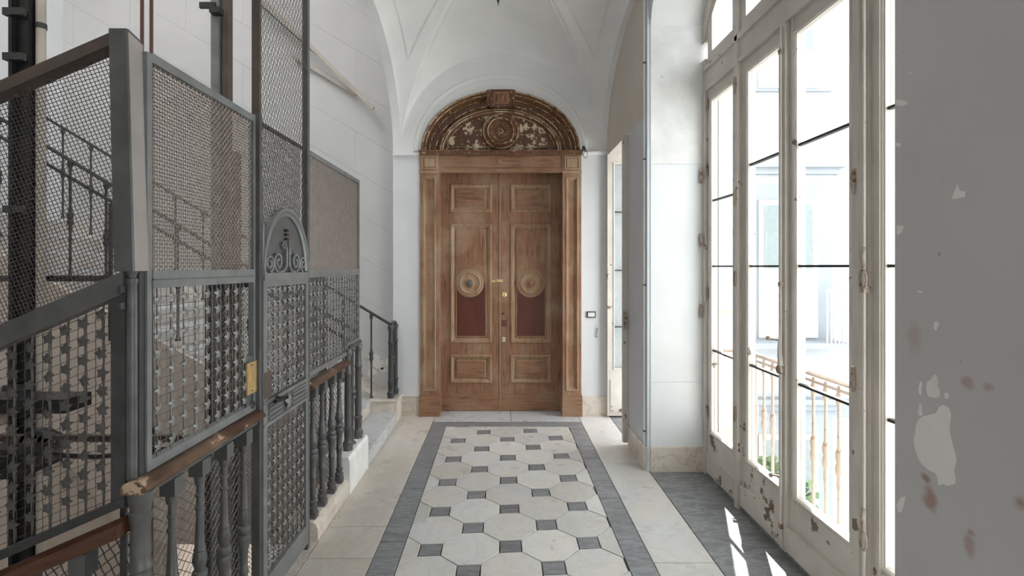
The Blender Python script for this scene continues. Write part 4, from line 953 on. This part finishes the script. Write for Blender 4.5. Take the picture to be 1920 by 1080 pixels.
# ================================================================== WINDOW 1, four leaves with a fanlight
w1 = struct(thing('window_1', (1.62, 2.75, 0), 'tall peeling cream french window of four leaves with arched fanlight', None))
WX = 1.600; wp_ = lambda u, v, d: (WX-d, u, v)          # d towards the room
def wbox(y0, y1, z0, z1, d0, d1): return B().box(WX-d0, WX-d1, y0, y1, z0, z1)
LEAVES = [(3.895, 3.385), (3.345, 2.815), (2.805, 2.245), (2.205, 1.60)]
GL = [(3.83, 3.474), (3.26, 2.900), (2.724, 2.314), (2.095, 1.70)]
wbox(3.90, 3.96, 0, 3.2, -.06, .03).build('jamb', 'winpaint', w1); wbox(1.50, 1.585, 0, 3.2, -.06, .03).build('jamb', 'winpaint', w1)
for a, b_ in ((3.385, 3.345), (2.245, 2.205)): wbox(b_, a, 0, 3.14, -.06, .045).build('mullion', 'winpaint', w1)
wbox(1.585, 3.90, 2.965, 3.14, -.06, .028).build('transom', 'winpaint', w1)
wbox(1.585, 3.90, 3.10, 3.135, -.0, .045).build('transom_bead', 'winpaint', w1)
wbox(1.585, 3.90, 2.95, 2.975, -.0, .036).build('transom_bead', 'winpaint', w1)
wbox(1.585, 3.90, -.01, .022, -.10, .02).build('threshold', 'slate', w1)
def zb(y):   # underside of the arched frame
    t = (y-ncy)/nhw; return 3.30+.62*math.sqrt(max(0, 1-t*t))
for i, ((a, c), (ga, gc)) in enumerate(zip(LEAVES, GL)):
    L = B().holed(rect(c, a, .025, 2.955), [rect(gc, ga, .350, 2.855)], wp_, .012, -.035).build('window_leaf', 'winpaint', w1)
    B().frame(gc-.022, ga+.022, .335, 2.875, [(0, .012), (.004, .020), (.012, .018), (.020, .008), (.022, -.01)], wp_).build('glazing_moulding', 'winpaint', L)
    zr = 2.10 if i == 0 else 2.255
    g = 0
    zs = [.35, .967, 1.603, zr, 2.855]
    for z0, z1 in zip(zs, zs[1:]): B().box(WX+.010, WX+.013, gc, ga, z0+.003, z1-.003).build('pane', 'glass', L)
    for z in zs[1:-1]: wbox(gc, ga, z-.006, z+.006, -.02, .004).build('glazing_bar', 'bar', L)
    wbox(c+.01, a-.01, .03, .155, .012, .030).build('kick_board', 'winpaint2', L)
    wbox(c+.02, a-.02, .165, .325, .012, .014).build('bottom_panel', 'winpaint2', L)
    wbox(c+.02, a-.02, .155, .172, .012, .034).build('bottom_bead', 'winpaint2', L)
    for z in (.45, 1.35, 2.30, 2.80):
        h = B().lathe([(z, .008), (z+.035, .010), (z+.04, .007), (z+.045, .010), (z+.085, .008), (z+.09, .003)], (WX-.022, a-.008 if i % 2 == 0 else c+.008, 0), 8).build('hinge', 'winold', L, smooth=True)
# cover strips on the meeting stiles
wbox(2.785, 2.835, .03, 2.95, .012, .040).build('meeting_strip', 'winpaint', w1)
wbox(2.742, 2.757, .03, 2.95, .012, .022).build('meeting_bead', 'winpaint', w1)
for y in (2.18, 2.12, 3.43): wbox(y-.008, y+.008, .03, 2.95, .012, .024).build('stile_bead', 'winpaint', w1)
# fanlight
def fan(y0, y1):
    n = 14; top = [(y0+(y1-y0)*i/n, zb(y0+(y1-y0)*i/n)-.02) for i in range(n+1)]
    outer = [(y1, 3.14), (y0, 3.14)]+top if False else [(y0, 3.14)]+top+[(y1, 3.14)]
    ins = .075; top2 = [(y0+ins+(y1-y0-2*ins)*i/n, zb(y0+ins+(y1-y0-2*ins)*i/n)-.02-ins) for i in range(n+1)]
    inner_ = [(y0+ins, 3.225)]+top2+[(y1-ins, 3.225)]
    f = B().holed(outer, [inner_], wp_, .015, -.035).build('fanlight_leaf', 'winpaint', w1)
    B().prism([(WX+.01, *p) for p in inner_], (.003, 0, 0)).build('pane', 'glass', f)
for a, c in ((3.40, 3.89), (2.84, 3.36), (2.24, 2.80), (1.60, 2.20)): fan(a, c)
for y in (3.38, 2.82, 2.22): wbox(y-.025, y+.025, 3.14, zb(y), -.05, .03).build('fanlight_post', 'winpaint', w1)
P = [((WX-.03, ncy+(nhw)*math.cos(PI*i/40), 3.33+.62*math.sin(PI*i/40)), Vector((0, math.cos(PI*i/40)/nhw, math.sin(PI*i/40)/.62)).normalized(), (1, 0, 0)) for i in range(41)]
B().sweep(P, [(.06, 0), (-.02, 0), (-.05, .0), (-.055, .02), (-.055, .09), (.06, .09)]).build('arch_frame', 'winpaint', w1, smooth=30)
# cremone bolts, knobs, rings
def cremone(y, par, z0, z1, ring):
    b = B().tube([(WX-.050, y, z0), (WX-.050, y, z1)], .007, 8); b.build('bolt_rod', 'winpaint', par, smooth=True)
    b = B()
    for z in (z0+.1, z1-.15, (z0+z1)/2): b.box(WX-.060, WX-.03, y-.012, y+.012, z, z+.025)
    b.build('rod_guide', 'winold', par)
    if not ring:
        b = B().lathe([(-.052, .026), (-.066, .024), (-.072, .012)], (0, 0, 0), 16, 'X'); b.v = [(WX+x, y+yy, 1.03+z) for x, yy, z in b.v]; b.build('cremone_knob', 'winold', par, smooth=True)
        B().tube([(WX-.05, y, 1.05), (WX-.052, y+.01, 1.14), (WX-.05, y, 1.26)], .014, 8, radii=[.018, .012, .008]).build('cremone_case', 'winpaint', par, smooth=True)
        B().tube([(WX-.045, y+.02, 1.19), (WX-.085, y+.06, 1.195)], .006, 8).lathe([(1.183, .008), (1.195, .013), (1.207, .008)], (WX-.088, y+.063, 0), 8).build('cremone_peg', 'winold', par, smooth=True)
        B().tube([(WX-.04, y+.02, .43), (WX-.075, y+.05, .425)], .006, 8).lathe([(.413, .008), (.425, .013), (.437, .008)], (WX-.078, y+.052, 0), 8).build('cremone_peg', 'winold', par, smooth=True)
    else:
        for zc in ring:
            B().tube([(WX-.055, y+.020*math.sin(a*.5), zc+.042*math.cos(a*.5)) for a in range(13)], .005, 6).build('bolt_ring', 'winold', par, smooth=True)
            B().tube([(WX-.052, y, zc+.05), (WX-.055, y+.003, zc+.10), (WX-.05, y, zc+.14)], .008, 8).build('bolt_catch', 'winold', par, smooth=True)
cremone(2.81, w1, .05, 2.93, None); cremone(2.165, w1, .05, 2.93, [1.545, .43])
for y, z in ((3.365, .62), (3.365, 1.52)): B().tube([(WX-.05, y+.012*math.sin(a*.5), z+.05*math.cos(a*.5)) for a in range(13)], .004, 6).build('hook_ring', 'winold', w1, smooth=True)
for y, z in ((3.93, 2.25), (3.93, 1.75), (3.93, 1.20), (2.23, 1.92), (2.23, 1.05), (3.365, 2.0), (3.365, 2.75)):
    B().lathe([(z, .007), (z+.05, .012), (z+.055, .008), (z+.06, .012), (z+.11, .007)], (WX-.05, y, 0), 8).build('hinge', 'winold', w1, smooth=True)

# ================================================================== WINDOW 2, far opening with both leaves swung in
w2 = struct(thing('window_2', (1.4, 4.95, 0), 'far narrow french window with leaves swung inward beside the pier', None))
def leaf2(xa, xb, y, z0, z1, name='window_leaf'):
    L = B().holed(rect(xa, xb, z0, z1), [rect(xa+.075, xb-.075, .52, z1-.10)], YP(y), 0, -.045).build(name, 'winpaint', w2)
    B().frame(xa+.06, xb-.06, .505, z1-.085, [(0, 0), (.005, .008), (.013, .002), (.016, -.01)], YP(y)).build('glazing_moulding', 'winpaint', L)
    zs = [.52, .96, 1.56, 2.18, z1-.10]
    for a, b_ in zip(zs, zs[1:]): B().box(xa+.075, xb-.075, y+.02, y+.023, a+.003, b_-.003).build('pane', 'glass', L)
    for z in zs[1:-1]: B().box(xa+.07, xb-.07, y+.012, y+.03, z-.006, z+.006).build('glazing_bar', 'bar', L)
    B().box(xa+.03, xb-.03, y-.006, y+.01, .06, .40).build('bottom_panel', 'winpaint2', L)
    return L
leaf2(1.125, 1.62, 5.37, .02, 2.79)
l2 = leaf2(1.086, 1.60, 4.520, .03, 2.775)
B().tube([(1.10, 4.505, 1.20), (1.10, 4.50, 1.12), (1.10, 4.505, 1.05)], .012, 8).lathe([(1.13, .02), (1.15, .02)], (1.10, 4.495, 0), 10).build('cremone_knob', 'winold', l2, smooth=True)
B().box(1.64, 1.72, 4.52, 5.45, 0, .05).box(1.64, 1.72, 5.38, 5.45, 0, 2.79).box(1.64, 1.72, 4.51, 4.58, 0, 2.79).build('outer_frame', 'winpaint', w2)
struct(B().box(1.14, 1.76, 5.425, 5.46, 0, 2.79).build('wall_reveal', 'marble_pale')).name = 'wall_far'
struct(B().box(1.125, 1.145, 5.41, 5.45, 0, 2.83).build('trim_4', 'base'))

# ================================================================== BALCONY AND COURTYARD
bal = thing('balcony_railing', (1.87, 2.8, 0), 'rusty cream balcony balustrade just outside the tall window', 'railing')
BX = 1.86
path = [(1.72, 3.92, .955), (1.80, 3.90, .955), (BX, 3.82, .955), (BX, 3.3, .96), (BX, 2.6, .965), (BX, 1.7, .965), (1.80, 1.58, .965), (1.72, 1.55, .965)]
B().tube(path, .016, 8).build('handrail', 'outrust', bal, smooth=True)
B().tube([(x, y, z-.045) for x, y, z in path], .008, 6).build('rail_bar', 'outrust', bal, smooth=True)
B().tube([(x, y, .07) for x, y, z in path], .010, 6).build('bottom_rail', 'outrust', bal, smooth=True)
bb = B().lathe([(0, .008), (.04, .014), (.08, .010), (.20, .009), (.30, .009), (.34, .013), (.38, .010), (.40, .018), (.43, .020), (.46, .012), (.48, .018), (.51, .019), (.54, .010), (.60, .009), (.76, .008), (.79, .014), (.82, .018), (.85, .010), (.88, .008)], (0, 0, 0), 10).build('baluster', 'outrust', bal, smooth=True, local=True)
bb.location = Vector((BX, 3.70, .06))-bal.location
y = 3.586
while y > 1.7: inst(bb, 'baluster', bal, (BX, y, .06)); y -= .1135
o = B().bevbox(1.70, 1.98, 1.4, 4.1, -.14, .0, .01).build('balcony_slab', 'base'); tag(o, 'thin stone balcony slab outside the tall window', 'balcony')

def far_window(par, cx, z0, z1, y, hw=.52, rail=True, dark=False):
    B().box(cx-hw-.28, cx+hw+.28, y-.06, y+.02, z0-.05, z1+.28).build('window_surround', 'facade_trim', par)
    B().box(cx-hw-.42, cx+hw+.42, y-.22, y, z1+.55, z1+.64).box(cx-hw-.36, cx+hw+.36, y-.15, y, z1+.44, z1+.55).build('cornice', 'facade_trim', par)
    B().box(cx-hw-.30, cx+hw+.30, y-.05, y, z1+.28, z1+.44).build('frieze', 'facade', par)
    f = B().box(cx-hw, cx+hw, y-.09, y-.05, z0, z1).build('window', 'outwhite', par)
    for s in (-1, 1):
        B().box(cx+s*hw*.5-.17, cx+s*hw*.5+.17, y-.10, y-.088, z0+.1, z0+(z1-z0)*.45).build('pane', 'outglass' if dark else 'glass', f)
        B().box(cx+s*hw*.5-.17, cx+s*hw*.5+.17, y-.10, y-.088, z0+(z1-z0)*.5, z1-.1).build('pane', 'outglass', f)
    if rail:
        r = B().box(cx-hw-.35, cx+hw+.35, y-.42, y, z0-.15, z0-.05).build('sill_slab', 'facade_trim', par)
        b = B().box(cx+hw-.05, cx+hw+.33, y-.40, y-.37, z0+.82, z0+.86)
        for k in range(6): xx = cx+hw-.03+k*.34/5; b.box(xx-.012, xx+.012, y-.395, y-.375, z0-.05, z0+.84)
        b.build('sill_railing', 'outwhite', par)
fa = thing('courtyard_building', (5.5, 9, -6), 'pale overexposed courtyard building with framed windows across the yard', 'building')
B().box(3.7, 14, 9, 9.4, -6, 7.0).build('wall', 'facade', fa)
for z0, z1 in ((-4.0, -1.35), (.35, 2.78), (4.75, 6.1)):
    for cx in (5.05, 8.4): far_window(fa, cx, z0, z1, 9.0, rail=(0 < z0 < 1), dark=(z0 < 0))
B().box(3.7, 14, 8.94, 9, -1.05, -.75).build('string_course', 'facade_trim', fa)
fb = thing('courtyard_building', (3.2, 7, -6), 'peach side building glimpsed through the leftmost window leaf', 'building')
B().box(1.76, 3.62, 7.6, 9.0, -6, .95).build('wall', 'peach', fb); B().box(1.76, 3.68, 7.5, 9.0, .95, 1.06).build('cornice', 'facade', fb); B().box(1.76, 3.62, 7.7, 9.0, 1.06, 4.9).build('upper_wall', 'facade', fb)
o = B().box(-2, 20, -12, 14, -6.1, -6).build('courtyard_ground', 'ground'); struct(o); o.name = 'floor'
# creeper on the ledge below
g = B(); random.seed(3)
for i in range(500):
    x = random.uniform(3.35, 4.05); y = random.uniform(6.4, 7.4); z = -1.75+random.uniform(0, .72)-.5*abs(x-3.7)
    a = random.uniform(0, 6.28); s = random.uniform(.03, .07); t_ = random.uniform(-.6, .6)
    c, d = math.cos(a)*s, math.sin(a)*s
    g.add([(x-c, y, z-d), (x+d, y+t_*s, z-c), (x+c, y, z+d), (x-d, y-t_*s, z+c)], [(0, 1, 2, 3)])
gt = thing('courtyard_shrub', (3.7, 6.9, -6), 'leafy green shrub below the balcony seen through the lower window', 'shrub')
g.build('foliage', 'green', gt, fix=False, kind='stuff')
b = B()
for k in range(7): b.tube([(3.7, 6.9, -6), (3.7+.1*math.sin(k), 6.9+.1*math.cos(k), -4), (3.45+k*.09, 6.9+.2*math.cos(k*2), -1.5)], .03, 6)
b.build('stem', 'rust', gt)
# crumbling plaster low on the stair wall beside the railing
random.seed(11)
for k in range(26):
    cx, cz = random.uniform(-1.75, -1.22), random.uniform(.30, .80)
    cz = .28+(cz-.28)*random.uniform(.4, 1); r = random.uniform(.02, .075); n = 11
    P = [(cx+r*random.uniform(.6, 1.25)*math.cos(2*PI*i/n), 5.6198, cz+r*random.uniform(.5, 1.1)*math.sin(2*PI*i/n)) for i in range(n)]
    B().prism(P, (0, -.0012-.0004*(k % 5), 0)).build('plaster_patch', 'patch' if k % 3 else 'beige', bw)
# things of a kind share a group
GR = {'lift_cage_panel': 'framed panels of the lift cage', 'mesh_screen': 'diamond wire screens behind the balusters', 'balustrade': 'balustrades along the corridor edge', 'stair_railing': 'thin iron railings of the stairs', 'lift_cable': 'thin red-brown pipes in the shaft', 'lift_guide_rail': 'guide rails in the lift shaft', 'wall_batten': 'wooden battens on the stair wall', 'courtyard_building': 'buildings round the courtyard', 'stone_staircase': 'stone flights of the stair hall'}
for o in S.objects:
    if o.parent is None and o.name.split('.')[0] in GR and o.get('kind') != 'structure': o['group'] = GR[o.name.split('.')[0]]
